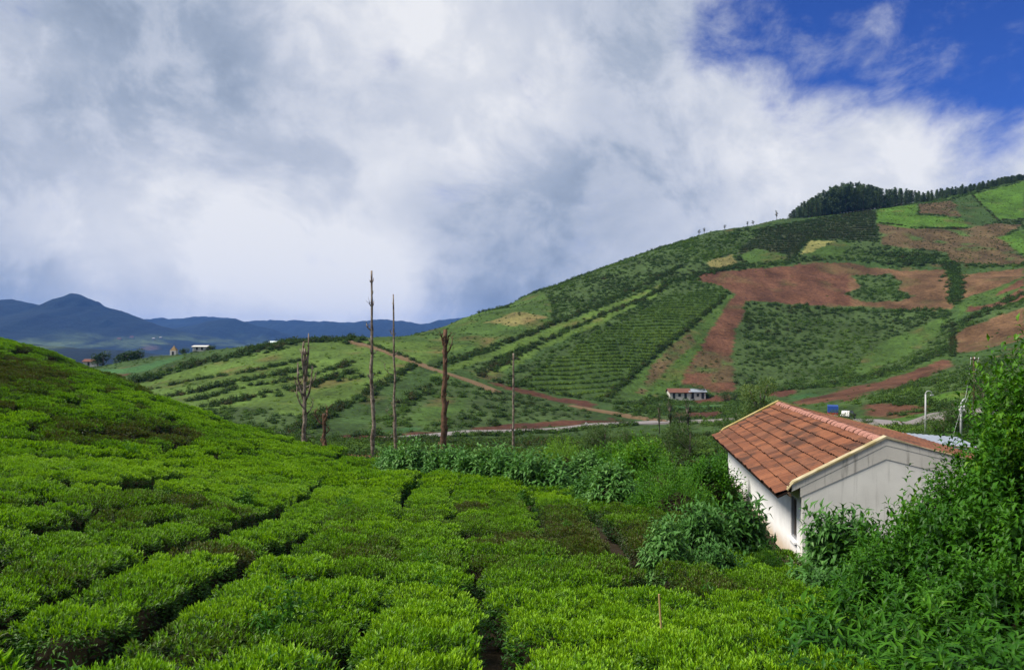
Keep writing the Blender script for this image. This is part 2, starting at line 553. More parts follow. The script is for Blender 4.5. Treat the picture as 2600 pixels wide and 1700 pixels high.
LC = dict(scrub=(.034, .058, .017), tea=(.030, .055, .014), teadk=(.030, .040, .018), grass_lt=(.055, .094, .018), grass=(.036, .068, .014),
          grass2=(.028, .054, .014), bright=(.045, .098, .012), soil=(.074, .035, .021), soil_lt=(.086, .050, .026), soil_rd=(.058, .025, .016),
          mixed=(.062, .044, .022), crop=(.030, .075, .024), yellow=(.165, .165, .055), dry=(.120, .110, .040))
REG = [  # painted in this order, later ones on top
    ('scrub', c3((0, 560), (400, 380), (1000, 140), (1500, 0), (1980, -60), (1980, 240), (1620, 300), (1400, 380), (500, 800), (0, 1000))),
    ('grass', c2((1200, 500), (1400, 430), (1900, 250), (1980, 330), (1980, 520), (1240, 740), (1180, 620))),
    ('grass', c2((700, 590), (1170, 530), (1250, 620), (1180, 760), (720, 640))),
    ('dry', c2((1500, 470), (1760, 400), (1960, 440), (1700, 500))),
    ('grass_lt', c5((150, 470), (900, 380), (1300, 340), (1900, 270), (2600, 250), (3600, 280), (3900, 300), (2600, 900), (1400, 1100), (500, 800))),
    ('grass2', c5((60, 500), (950, 380), (1400, 340), (1900, 270), (2100, 280), (1500, 430), (1000, 550), (560, 660), (100, 560))),
    ('bright', c5((190, 480), (940, 380), (960, 360), (400, 430), (200, 455))),
    ('crop', c5((60, 560), (450, 540), (1000, 400), (1080, 410), (700, 540), (440, 590))),
    ('soil', c5((310, 570), (460, 580), (500, 560), (480, 600), (340, 600))),
    ('scrub', c5((560, 660), (1000, 540), (1500, 420), (1900, 320), (2200, 260), (2250, 300), (1800, 370), (1300, 490), (900, 590), (620, 690))),
    ('grass_lt', c2((-100, 800), (100, 680), (400, 610), (650, 640), (900, 760), (1000, 790), (700, 960), (400, 1120), (100, 1240), (-100, 1250), (-400, 1250))),
    ('scrub', c1((1200, 880), (1700, 850), (1960, 940), (2100, 900), (2150, 940), (1960, 1090), (1700, 1040), (1400, 950))),
    ('grass2', c2((1010, 800), (1180, 860), (1000, 1010), (870, 1080), (600, 1200), (300, 1290), (150, 1290), (420, 1130), (720, 960))),
    ('scrub', c2((1190, 880), (1300, 900), (1600, 990), (1980, 1060), (1980, 1200), (1400, 1230), (800, 1260), (600, 1230), (880, 1090))),
    ('grass', c2((940, 1130), (1180, 1000), (1400, 1010), (1300, 1150), (1050, 1220), (960, 1200))),
    ('scrub', c3((0, 1060), (200, 1120), (700, 1210), (900, 1290), (860, 1340), (300, 1380), (0, 1400))),
    # the long slope in the middle
    ('scrub', c3((150, 1040), (500, 860), (850, 650), (1200, 500), (1500, 330), (1640, 300), (1850, 380), (1560, 640), (1300, 850), (970, 1160), (480, 1110))),
    ('tea', c3((330, 1090), (520, 930), (850, 740), (1150, 590), (1400, 430), (1750, 380), (1840, 400), (1560, 640), (1300, 850), (970, 1160), (850, 1160), (480, 1110))),
    ('grass_lt', c3((20, 1000), (60, 1015), (300, 930), (520, 800), (860, 650), (1200, 490), (1400, 390), (1390, 375), (1150, 480), (840, 610), (500, 770), (60, 960))),
    ('grass_lt', c3((-300, 990), (0, 870), (350, 740), (700, 600), (1050, 470), (1380, 335), (1390, 350), (1060, 510), (700, 650), (350, 800), (0, 920), (-250, 1000))),
    ('grass', c3((1000, 1160), (1330, 850), (1580, 650), (1840, 410), (1890, 430), (1800, 560), (1650, 820), (1520, 1000), (1460, 1090), (1480, 1160), (1200, 1230), (1000, 1190))),
    ('mixed', c3((1180, 1120), (1300, 930), (1400, 810), (1560, 700), (1620, 760), (1480, 880), (1330, 1010), (1230, 1130))),
    ('soil', c3((1640, 295), (1800, 262), (1980, 235), (2350, 230), (2350, 480), (1975, 440), (1940, 560), (1880, 700), (1900, 750), (1860, 860), (1880, 1000), (1880, 1100),
                (1720, 1120), (1490, 1040), (1540, 960), (1620, 840), (1700, 700), (1800, 540), (1880, 420), (1830, 375), (1720, 345), (1625, 318))),
    ('mixed', c3((1570, 930), (1640, 820), (1860, 850), (1870, 1040), (1720, 1045), (1700, 985), (1540, 975))),
    # the right-hand slope
    ('scrub', c4((0, 450), (350, 390), (700, 330), (1060, 280), (1300, 250), (1976, 100), (1976, 640), (1400, 620), (800, 590), (0, 670))),
    ('teadk', c4((350, 390), (700, 330), (1040, 280), (1060, 480), (800, 460), (640, 460), (500, 590), (280, 610), (180, 600), (180, 540))),
    ('grass', c4((180, 560), (300, 520), (500, 560), (490, 600), (250, 615))),
    ('bright', c4((1050, 272), (1300, 240), (1310, 310), (1600, 330), (1620, 385), (1270, 390), (1050, 362))),
    ('mixed', c4((1310, 240), (1530, 222), (1620, 320), (1320, 302))),
    ('grass2', c4((1530, 222), (1640, 185), (1830, 340), (1700, 400), (1620, 385))),
    ('bright', c4((1650, 185), (1976, 102), (1976, 335), (1830, 340), (1700, 235))),
    ('mixed', c4((1060, 365), (1270, 392), (1620, 390), (1800, 360), (1960, 370), (1830, 460), (1976, 580), (1976, 625), (1550, 620), (1480, 540), (1090, 500))),
    ('bright', c4((1820, 455), (1976, 400), (1976, 565))),
    ('yellow', c4((640, 470), (790, 475), (620, 550), (570, 555))),
    ('grass', c4((600, 555), (790, 480), (900, 490), (830, 580), (620, 590))),
    ('dry', c4((0, 600), (150, 560), (170, 610), (0, 660))),
    ('soil', c4((-60, 690), (0, 672), (200, 652), (700, 610), (880, 610), (1000, 640), (1050, 700), (900, 790), (920, 880), (700, 882), (400, 858), (230, 850), (190, 830), (160, 790), (100, 750), (-60, 720))),
    ('soil_lt', c4((880, 610), (1000, 640), (1200, 660), (1480, 650), (1520, 700), (1520, 890), (1300, 912), (1000, 880), (900, 880), (880, 760))),
    ('scrub', c4((900, 690), (1130, 680), (1210, 730), (1180, 790), (1300, 815), (1200, 850), (950, 850), (850, 800), (960, 760))),
    ('scrub', c4((1500, 650), (1570, 660), (1585, 850), (1520, 870))),
    ('soil_lt', c4((1572, 685), (1900, 652), (1976, 645), (1976, 690), (1800, 765), (1585, 840), (1560, 760))),
    ('grass', c4((1560, 860), (1976, 695), (1976, 760), (1800, 860), (1560, 940))),
    ('soil', c4((1976, 700), (1976, 760), (1800, 820), (1850, 770))),
    ('soil', c4((1976, 765), (1976, 825), (1880, 872), (1600, 915), (1620, 888), (1800, 860))),
    ('scrub', c4((230, 860), (400, 872), (700, 892), (1000, 892), (1300, 922), (1510, 902), (1530, 1000), (1520, 1180), (1450, 1200), (1200, 1300), (900, 1380), (500, 1410), (360, 1430), (150, 1400), (150, 1250), (190, 1080))),
    ('grass', c4((1000, 1160), (1200, 1060), (1450, 960), (1510, 960), (1400, 1100), (1150, 1230), (950, 1310), (900, 1290))),
    ('scrub', c4((1530, 1010), (1690, 940), (1976, 830), (1976, 885), (1690, 985), (1540, 1050))),
    ('soil_lt', c4((1545, 1050), (1690, 985), (1976, 885), (1976, 1092), (1880, 1120), (1700, 1170), (1555, 1180))),
    ('grass', c4((1050, 1340), (1300, 1260), (1500, 1170), (1555, 1180), (1540, 1210), (1480, 1215), (1100, 1345))),
    ('soil', c4((1480, 1215), (1540, 1250), (1480, 1290), (1200, 1380), (880, 1460), (600, 1500), (505, 1490), (700, 1440), (900, 1390), (1100, 1345))),
    ('crop', c4((500, 1450), (640, 1425), (700, 1435), (520, 1468))),
    ('soil_rd', c4((360, 1430), (520, 1405), (560, 1420), (480, 1450), (370, 1455))),
    # terraces by the white cottage
    ('scrub', c3((1000, 1190), (1480, 1130), (1980, 1120), (1980, 1400), (1400, 1340), (1000, 1290))),
    ('soil_rd', c3((1700, 1150), (1850, 1130), (1850, 1170), (1560, 1200), (1560, 1180))),
    ('crop', c3((1430, 1220), (1700, 1205), (1800, 1210), (1780, 1235), (1450, 1245))),
    ('soil_rd', c3((1430, 1265), (1780, 1255), (1780, 1280), (1540, 1310), (1430, 1310))),
    ('soil_rd', c3((140, 1045), (300, 1070), (600, 1150), (900, 1205), (880, 1225), (560, 1175), (260, 1095))),
    ('soil_rd', c2((400, 1310), (900, 1270), (1400, 1250), (1980, 1205), (1980, 1235), (1250, 1280), (900, 1300), (440, 1335))),
    ('soil_rd', c3((0, 1365), (500, 1335), (860, 1310), (1080, 1320), (1060, 1340), (820, 1345), (300, 1390), (0, 1400))),
    ('crop', c2((720, 1250), (950, 1225), (1010, 1245), (800, 1262))),
    # the bend in the road on the right
    ('scrub', c6((200, 560), (900, 400), (1500, 180), (2000, 60), (2380, 0), (2380, 400), (1600, 400), (900, 560), (500, 560))),
    ('bright', c6((900, 570), (1200, 490), (1600, 400), (1900, 400), (1700, 480), (1200, 560), (950, 600))),
    ('soil', c6((560, 560), (880, 540), (1250, 560), (1600, 590), (1600, 680), (1250, 760), (870, 740), (860, 680), (600, 680))),
    ('grass', c6((640, 780), (900, 800), (1250, 840), (1500, 800), (1500, 1000), (1000, 920))),
]
HEDGES = [  # dark lines of bushes between the plots: polyline, half width in metres, bush size, tint, bushes per metre
    (c4((-40, 668), (200, 640), (500, 600), (800, 580), (1000, 600), (1200, 625), (1400, 605), (1700, 630), (1976, 625)), 2.0, 1.3, .26, 1.0),
    (c4((1040, 560), (1200, 560), (1400, 580), (1300, 620), (1150, 610)), 4.0, 1.8, .24, 1.6),
    (c4((1500, 600), (1545, 700), (1550, 800), (1540, 860)), 2.4, 1.6, .28, 1.6),
    (c4((520, 590), (600, 480), (680, 380)), 0.6, .9, .2, 1.0),
    (c4((1525, 990), (1530, 1080), (1530, 1200)), 0.6, 1.2, .15, 1.4),
    (c4((1530, 1010), (1690, 940), (1850, 860), (1976, 800)), 2.0, 1.4, .22, 1.2),
    (c4((230, 860), (600, 890), (900, 910), (1200, 910), (1500, 900)), 1.6, 1.4, .3, .9),
    (c4((360, 1410), (700, 1390), (1000, 1330), (1300, 1240), (1500, 1150)), 2.0, 1.5, .25, 1.0),
    (c4((1270, 390), (1450, 395), (1620, 395)), 0.8, 1.2, .15, 1.0),
    (c4((1650, 185), (1720, 260), (1810, 340)), 0.6, .9, .1, .7),
    (c4((1060, 360), (1150, 370), (1250, 380)), 0.8, 1.0, .12, .8),
    (c3((970, 1160), (1130, 1000), (1300, 850), (1560, 645), (1700, 530), (1840, 405)), 0.7, 1.2, .22, 1.3),
    (c3((-250, 930), (0, 845), (350, 715), (700, 580), (1000, 455), (1250, 340), (1500, 210)), 1.2, 1.3, .2, 1.2),
    (c3((40, 1000), (250, 890), (520, 740), (860, 590), (1200, 460), (1400, 365)), 1.4, 1.2, .16, 1.0),
    (c3((1180, 500), (1400, 330), (1640, 270), (1980, 200)), 1.5, 1.4, .24, 1.0),
    (c3((150, 1035), (450, 1090), (700, 1150), (980, 1190)), 0.9, 1.2, .22, .9),
    (c3((1000, 1200), (1200, 1210), (1400, 1150), (1700, 1160)), 1.6, 1.3, .24, 1.0),
    (c3((1000, 1265), (1300, 1255), (1420, 1245), (1780, 1245)), 0.9, 1.1, .26, .8),
    (c3((1380, 1330), (1600, 1320), (1850, 1290)), 1.2, 1.2, .3, .8),
    (c3((0, 560), (400, 390), (800, 240), (1200, 110), (1500, 0)), 1.5, 1.3, .28, .5),
    (c2((1000, 780), (850, 880), (700, 965), (550, 1050), (400, 1120), (250, 1200), (100, 1280)), 1.2, 1.4, .2, 1.2),
    (c2((1180, 880), (1080, 960), (980, 1010), (880, 1080)), 1.6, 1.3, .22, .9),
    (c2((520, 612), (700, 640), (900, 715), (1080, 790), (1180, 800)), 0.8, 1.1, .2, .9),
    (c2((400, 1300), (700, 1280), (900, 1290)), 0.8, 1.1, .25, .7),
    (c5((520, 690), (800, 610), (1000, 545), (1200, 490), (1500, 430), (1800, 345), (2100, 275), (2400, 250), (2800, 255)), 3.2, 1.9, .24, 1.5),
    (c5((760, 745), (1000, 690), (1300, 630), (1600, 590), (2000, 505), (2250, 450)), 0.7, 1.1, .2, 1.0),
    (c5((1250, 470), (1500, 440), (1800, 400), (2100, 330)), 0.6, 1.0, .3, .5),
    (c1((1120, 800), (1400, 735), (1600, 690), (1900, 640), (2050, 600)), 1.5, 1.5, .2, 1.1),
    (c1((1230, 830), (1400, 790), (1560, 740), (1850, 700), (2100, 640), (2334, 565)), 1.1, 1.3, .2, .9),
    (c1((1300, 870), (1600, 820), (1900, 770), (2100, 700), (2334, 630)), 1.3, 1.4, .2, .9),
    (c1((1500, 830), (1900, 740), (2000, 720)), 1.0, 1.3, .22, .7),
    (c1((2150, 700), (2300, 680), (2500, 640)), 1.0, 1.3, .2, .4),
    (c6((560, 560), (880, 530), (1250, 560), (1600, 590)), 1.0, 1.3, .32, .9),
]


def project(x, y, z):
    return CX+F*x/y, HY-F*z/y


def inpoly(px, py, poly):
    r = np.zeros(px.shape, bool); n = len(poly)
    for i in range(n):
        x0, y0 = poly[i]; x1, y1 = poly[(i+1) % n]
        if y0 == y1: continue
        c = ((y0 > py) != (y1 > py)) & (px < (x1-x0)*(py-y0)/(y1-y0)+x0)
        r ^= c
    return r


CREST = np.array([(-600, 232), (100, 250), (250, 242), (400, 236), (600, 232), (760, 232), (900, 238), (1050, 252), (1130, 275), (1180, 300), (1350, 332), (1500, 356),
                  (1650, 380), (1800, 402), (1980, 425), (2221, 442), (2326, 448), (2464, 458), (2600, 470), (2900, 480), (3600, 490)], float)
NAMES = list(LC.keys())


def region(x, y, z, jit=True):
    px, py = project(x, y, z)
    if jit:
        k = 170.0/np.maximum(y, 60)
        px = px+(fbm(x/5, y/5, 3, 31)*11+fbm(x/17, y/17, 2, 33)*9)*k; py = py+(fbm(x/5, y/5, 3, 57)*6+fbm(x/17, y/17, 2, 59)*4)*k
    rid = np.full(x.shape, NAMES.index('grass2'))
    front = (y < np.interp(px, CREST[:, 0], CREST[:, 1])+14) & (y > 100)
    for nm, poly in REG:
        rid[inpoly(px, py, poly) & front] = NAMES.index(nm)
    return rid


def grid(x0, x1, y0, y1, s, sy=None):
    sy = sy or s
    xs = np.arange(x0, x1+s/2, s); ys = np.arange(y0, y1+sy/2, sy)
    X, Y = np.meshgrid(xs, ys)
    nx, ny = len(xs), len(ys)
    i = np.arange(nx*ny).reshape(ny, nx)
    q = np.stack([i[:-1, :-1], i[:-1, 1:], i[1:, 1:], i[1:, :-1]], -1).reshape(-1, 4)
    return X.ravel(), Y.ravel(), q


# far hillside
X, Y, Q = grid(-330, 520, 110, 650, 1.25)
Z = gz(X, Y)
rid = region(X, Y, Z)
lut = np.array([LC[n] for n in NAMES])
Cc = lut[rid]
var = 1+0.28*fbm(X/9, Y/9, 4, 71)[:, None]
bare = np.isin(rid, [NAMES.index(n) for n in ('grass', 'grass_lt', 'grass2', 'bright', 'dry')])
pat = np.clip(fbm(X/7, Y/7, 4, 81)*2.2-0.55, 0, 1)*bare*0.55
Cc = Cc*var*(1-pat[:, None])+np.array((.10, .055, .028))*pat[:, None]
tilled = np.isin(rid, [NAMES.index(n) for n in ('soil', 'soil_lt', 'mixed')])
dk = np.clip(fbm(X/5, Y/11, 4, 83)*2.0, -1, 1)*tilled*0.30
Cc = Cc*(1+dk[:, None])
gm_ = np.clip(fbm(X/8, Y/8, 4, 87)*2.4-0.5, 0, 1)*(tilled*0.22+(rid == NAMES.index('mixed'))*0.7)
Cc = Cc*(1-gm_[:, None])+np.array((.042, .085, .020))*gm_[:, None]
Z = Z-np.where(Y < 111, 0.1, 0)
me = mesh_np('hillside', np.stack([X, Y, Z], 1), quads=Q, mats=[M['land']], smooth=True,
             attrs={'col': ('FLOAT_COLOR', np.concatenate([Cc, np.ones((len(Cc), 1))], 1))})
tag(link('hillside', me), 'long farmed hillside of tea plots, red soil and scrub across the valley', kind='structure')

# near ground
X, Y, Q = grid(-95, 95, -20, 110.5, 0.75)
Z = gz(X, Y)
soil = np.array((.026, .020, .012)); gr = np.array((.038, .080, .016)); rd = np.array((.120, .050, .027))
t_ = np.clip((Y-36)/10+fbm(X/6, Y/6, 3, 5)*1.2, 0, 1)[:, None]
Cc = soil*(1-t_)+gr*t_
px_, py_ = project(X, np.maximum(Y, 3), Z)
rdm = np.exp(-(((X-(-10.5))/3.5)**2+((Y-57)/5)**2))+np.exp(-(((X-1)/2.2)**2+((Y-100)/7)**2))+np.exp(-(((X-6)/2.2)**2+((Y-100)/7)**2))+np.exp(-(((X+12)/9)**2+((Y-104)/4)**2))
rdm = np.clip(rdm*1.6+fbm(X/2.5, Y/2.5, 3, 44)*.5-.25, 0, 1)[:, None]
Cc = Cc*(1-rdm)+rd*rdm
me = mesh_np('ground', np.stack([X, Y, Z], 1), quads=Q, mats=[M['near_land']], smooth=True,
             attrs={'col': ('FLOAT_COLOR', np.concatenate([Cc, np.ones((len(Cc), 1))], 1))})
tag(link('ground', me), 'dark earth and grass under the tea and in the valley bottom', kind='structure')

# ------------------------------------------------------------------ distant mountains
RIDGES = [  # crest in photo pixels, distance, half depth
    ([(-900, 800), (-300, 770), (0, 757), (60, 772), (100, 787), (125, 784), (160, 775), (222, 772), (255, 779), (290, 790), (330, 807), (357, 816), (430, 838), (520, 858), (640, 880), (900, 900), (1600, 900)], 3600, 800),
    ([(-900, 830), (250, 830), (357, 812), (430, 808), (520, 806), (580, 809), (620, 817), (700, 815), (800, 818), (880, 820), (950, 814), (1000, 815), (1070, 821), (1130, 809), (1185, 806), (1300, 800), (1600, 806), (2200, 800), (2900, 790), (3800, 800)], 5600, 900),
    ([(-900, 900), (0, 860), (300, 850), (480, 826), (560, 810), (600, 812), (660, 832), (740, 852), (900, 864), (1100, 880), (2000, 905)], 4300, 420),
    ([(-900, 860), (-200, 872), (0, 876), (120, 884), (220, 890), (330, 897), (420, 905), (600, 915), (1200, 930)], 1700, 420),
]
X, Y, Q = grid(-4200, 4600, 520, 7600, 11, 36)
Z = np.full(X.shape, -85.0)
for pts, D, hw in RIDGES:
    a = np.array(pts, float)
    cx_ = (a[:, 0]-CX)/F*D; cz_ = -(a[:, 1]-HY)/F*D
    yy = D+fbm(X/900, Y*0+D, 3, int(D))*250
    top = np.interp(X, cx_, cz_)+(fbm(X/150, X*0+D/7, 4, int(D)+9, .6)*9+fbm(X/45, X*0+D/3, 2, int(D)+11)*4)*D/3600
    tt = np.clip(1-np.abs(Y-yy)/(hw*1.7), 0, 1)
    prof = tt*tt*(3-2*tt)*0.5+tt*0.5
    spur = 1+0.25*fbm(X/260, Y/700, 4, int(D)+5)*(1-tt)
    Z = np.maximum(Z, -85+(top+85)*prof*spur)
pk_x = (188-CX)/F*3600
rr2 = np.hypot(X-pk_x, (Y-3600)*.8)
Z = np.maximum(Z, (-(738-HY)/F*3600)-rr2*.60*(1+.35*fbm(X/50, Y/50, 3, 66))-5*np.exp(-(rr2/26)**2))
Z = Z+(fbm(X/240, Y/240, 5, 91, .6)*11+(0.5-np.abs(fbm(X/330, Y/330, 4, 95)))*10)*np.clip((Z+85)/60, 0, 1)
g_ = np.clip(fbm(X/170, Y/240, 5, 17, .6)*3.4-0.55, 0, 1)*np.clip((70-Z)/90, 0, 1)
s_ = np.clip(fbm(X/120, Y/120, 3, 23)*3-1.5, 0, 1)*np.clip((20-Z)/60, 0, 1)
fc = np.array((.006, .012, .012)); gc = np.array((.070, .100, .040)); scol = np.array((.20, .12, .09))
Cc = fc[None]*(1-g_[:, None])+gc[None]*g_[:, None]
Cc = Cc*(1-s_[:, None])+scol[None]*s_[:, None]
M['mount'] = ground_mat('mountain_forest', 0.006, 0.03, 0.8, 12.0)
me = mesh_np('mountains', np.stack([X, Y, Z], 1), quads=Q, mats=[M['mount']], smooth=True,
             attrs={'col': ('FLOAT_COLOR', np.concatenate([Cc, np.ones((len(Cc), 1))], 1))})
tag(link('mountains', me), 'blue forested mountain ranges beyond the valley', kind='structure')
MX, MY, MZ = X, Y, Z
# sheet to the horizon
gm = MB(); gm.add([(-40000, -300, -95), (40000, -300, -95), (40000, 45000, -95), (-40000, 45000, -95)], [(0, 1, 2, 3)])
o = gm.obj('terrain', flat_mat('plain', (.03, .05, .025), 0.95, 0.1)); tag(o, 'low land running out to the horizon', kind='structure')

# ------------------------------------------------------------------ leaves and bushes


def unit(v):
    return v/np.maximum(np.linalg.norm(v, axis=-1, keepdims=True), 1e-9)


def leaves(P, A, Nn, L, W, fold=0.25, droop=0.15, simple=False):
    """one leaf blade for each point: A axis, Nn upper side"""
    n = len(P); A = unit(A); S = unit(np.cross(A, Nn)); U = np.cross(S, A)
    L = np.broadcast_to(np.asarray(L, float), (n,))[:, None]; W = np.broadcast_to(np.asarray(W, float), (n,))[:, None]
    mid = P+A*L*0.45
    tip = P+A*L-U*L*droop
    l = mid-S*W*0.5+U*W*fold; r = mid+S*W*0.5+U*W*fold
    if simple:
        V = np.stack([P, r, tip, l], 1).reshape(-1, 3); b = np.arange(n)[:, None]*4
        T = np.concatenate([b+np.array([0, 1, 2]), b+np.array([0, 2, 3])])
        return V, T, 4
    V = np.stack([P, l, mid, r, tip], 1).reshape(-1, 3); b = np.arange(n)[:, None]*5
    T = np.concatenate([b+np.array(k) for k in ([0, 2, 1], [0, 3, 2], [1, 2, 4], [2, 3, 4])])
    return V, T, 5


def rdir(n, r=rng):
    return unit(r.normal(size=(n, 3)))


class Foliage:
    def __init__(s): s.V = []; s.T = []; s.v = []; s.y = []; s.n = 0; s.mi = []

    def add(s, V, T, k, v, y=None, m=0):
        s.V.append(V); s.T.append(T+s.n); s.n += len(V)
        s.v.append(np.repeat(v, k)); s.y.append(np.repeat(y if y is not None else np.zeros(len(v)), k))
        s.mi.append(np.full(len(T), m))

    def raw(s, V, T, m=0):
        V = np.asarray(V, float); T = np.asarray(T)
        s.V.append(V); s.T.append(T+s.n); s.n += len(V)
        s.v.append(np.full(len(V), .5)); s.y.append(np.zeros(len(V))); s.mi.append(np.full(len(T), m))

    def mesh(s, name, mats):
        return mesh_np(name, np.concatenate(s.V), tris=np.concatenate(s.T), mats=mats, mi=np.concatenate(s.mi),
                       attrs={'v': ('FLOAT', np.concatenate(s.v)), 'young': ('FLOAT', np.concatenate(s.y))})


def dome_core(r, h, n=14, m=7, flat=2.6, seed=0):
    """lumpy closed dome of twigs, added inside a bush to block light through it"""
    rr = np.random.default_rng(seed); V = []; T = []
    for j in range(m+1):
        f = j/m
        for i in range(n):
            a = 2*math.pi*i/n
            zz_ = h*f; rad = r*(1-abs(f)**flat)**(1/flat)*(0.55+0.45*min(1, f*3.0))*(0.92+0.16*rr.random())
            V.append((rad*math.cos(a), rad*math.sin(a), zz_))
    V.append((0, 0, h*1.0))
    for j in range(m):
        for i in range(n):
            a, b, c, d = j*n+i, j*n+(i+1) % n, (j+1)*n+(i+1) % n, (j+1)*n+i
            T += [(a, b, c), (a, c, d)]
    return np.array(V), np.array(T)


def tea_mesh(name, seed, density=1.0, R0=0.84, H=0.82, leaf=1.0, simple=False):
    r = np.random.default_rng(seed); fo = Foliage()
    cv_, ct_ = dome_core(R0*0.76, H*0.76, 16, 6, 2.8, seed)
    fo.raw(cv_, ct_, 1)  # dark closed core, added to block light through the bush
    ph = r.random(6)*6.28

    def rim(a):
        return R0*(1+0.07*np.sin(2*a+ph[0])+0.06*np.sin(3*a+ph[1])+0.045*np.sin(5*a+ph[2])+0.03*np.sin(9*a+ph[3]))

    def topz(x, y):
        q = np.clip((x*x+y*y)/R0**2, 0, 1.2)
        return H*(1-0.10*q**2)+0.050*np.sin(5.0*x+ph[4])*np.cos(4.6*y+ph[5])+0.035*np.sin(10*x+ph[1])*np.sin(11*y+ph[0])
    kx_ = r.normal(size=(7, 2))*9.0; kp_ = r.random(7)*6.28

    def hum(x, y):
        """hummocks: 0 in the hollows, 1 on the knolls"""
        q = sum(np.sin(kx_[i, 0]*x+kx_[i, 1]*y+kp_[i]) for i in range(7))/7
        return np.clip(0.5+q*1.25, 0, 1)
    # shoots on the plucking table
    ns = int(1150*density); a = r.random(ns)*6.283; q = np.sqrt(r.random(ns)); rad = q*rim(a)
    px, py = rad*np.cos(a), rad*np.sin(a)
    hm = hum(px, py); keep_ = r.random(ns) < 0.16+1.1*hm
    a, q, px, py, hm = a[keep_], q[keep_], px[keep_], py[keep_], hm[keep_]; ns = len(px)
    pz = topz(px, py)-0.10+0.11*hm+r.normal(size=ns)*0.018
    base = np.stack([px, py, pz], 1)
    out = np.stack([px/R0*0.55*q**2, py/R0*0.55*q**2, np.ones(ns)], 1)+r.normal(size=(ns, 3))*0.22
    sv = r.random(ns)
    for k in range(3):
        d = rdir(ns, r); A = unit(out)*(1.15-0.28*k)+d*(0.35+0.26*k)
        A[:, 2] = np.abs(A[:, 2])+0.1
        L = (0.054+0.026*r.random(ns))*leaf*(0.85+0.12*k)
        Nn = np.stack([px, py, np.zeros(ns)], 1)*-0.2+np.array([0, 0, 1.0])+d*-0.5
        V, T, kk = leaves(base+unit(out)*0.02*(2-k), A, Nn, L, L*0.36, 0.2, 0.12, simple)
        fo.add(V, T, kk, np.clip(sv*0.7+r.random(ns)*0.3, 0, 1), np.clip(0.95-0.28*k+r.normal(size=ns)*.12, 0, 1))
    # mature leaves on top
    n2 = int(950*density); a = r.random(n2)*6.283; q = np.sqrt(r.random(n2)); rad = q*rim(a)*1.0
    p2 = np.stack([rad*np.cos(a), rad*np.sin(a), topz(rad*np.cos(a), rad*np.sin(a))-0.12+0.10*hum(rad*np.cos(a), rad*np.sin(a))-r.random(n2)*0.05], 1)
    A = rdir(n2, r); A[:, 2] = np.abs(A[:, 2])*0.35
    L = (0.07+0.03*r.random(n2))*leaf
    V, T, kk = leaves(p2, A, np.array([0, 0, 1.0])+rdir(n2, r)*0.5, L, L*0.42, 0.15, 0.2, simple)
    fo.add(V, T, kk, r.random(n2), np.clip(r.normal(size=n2)*.18+.15, 0, .5))
    # sides
    n3 = int(1500*density); a = r.random(n3)*6.283; f = r.random(n3)**0.7
    rad = rim(a)*(1-f**5*0.12)*(0.58+0.42*np.minimum(1, f*2.2))*(0.94+0.1*r.random(n3))
    p3 = np.stack([rad*np.cos(a), rad*np.sin(a), f*H*0.93], 1)
    o_ = np.stack([np.cos(a), np.sin(a), 0.25+0*a], 1)
    A = o_+rdir(n3, r)*0.8
    L = (0.06+0.03*r.random(n3))*leaf
    V, T, kk = leaves(p3, A, np.array([0, 0, 1.0])+o_*0.6+rdir(n3, r)*0.4, L, L*0.42, 0.15, 0.2, simple)
    fo.add(V, T, kk, r.random(n3), np.clip((f-0.6)*1.1, 0, .6)*r.random(n3))
    return fo.mesh(name, [M['tea'], M['twig']])


def stem_mesh(name, seed, n=5, h=0.45, spread=0.4, r0=0.025, mat=None):
    r = random.Random(seed); mb = MB()
    for i in range(n):
        a = r.random()*6.28; s = spread*(0.4+0.6*r.random())
        mb.tube([(0.04*math.cos(a), 0.04*math.sin(a), -0.25), (s*0.35*math.cos(a), s*.35*math.sin(a), h*0.4), (s*math.cos(a), s*math.sin(a), h)], [r0, r0*.8, r0*.5], 5)
    return mb.mesh(name, [mat or M['twig']])


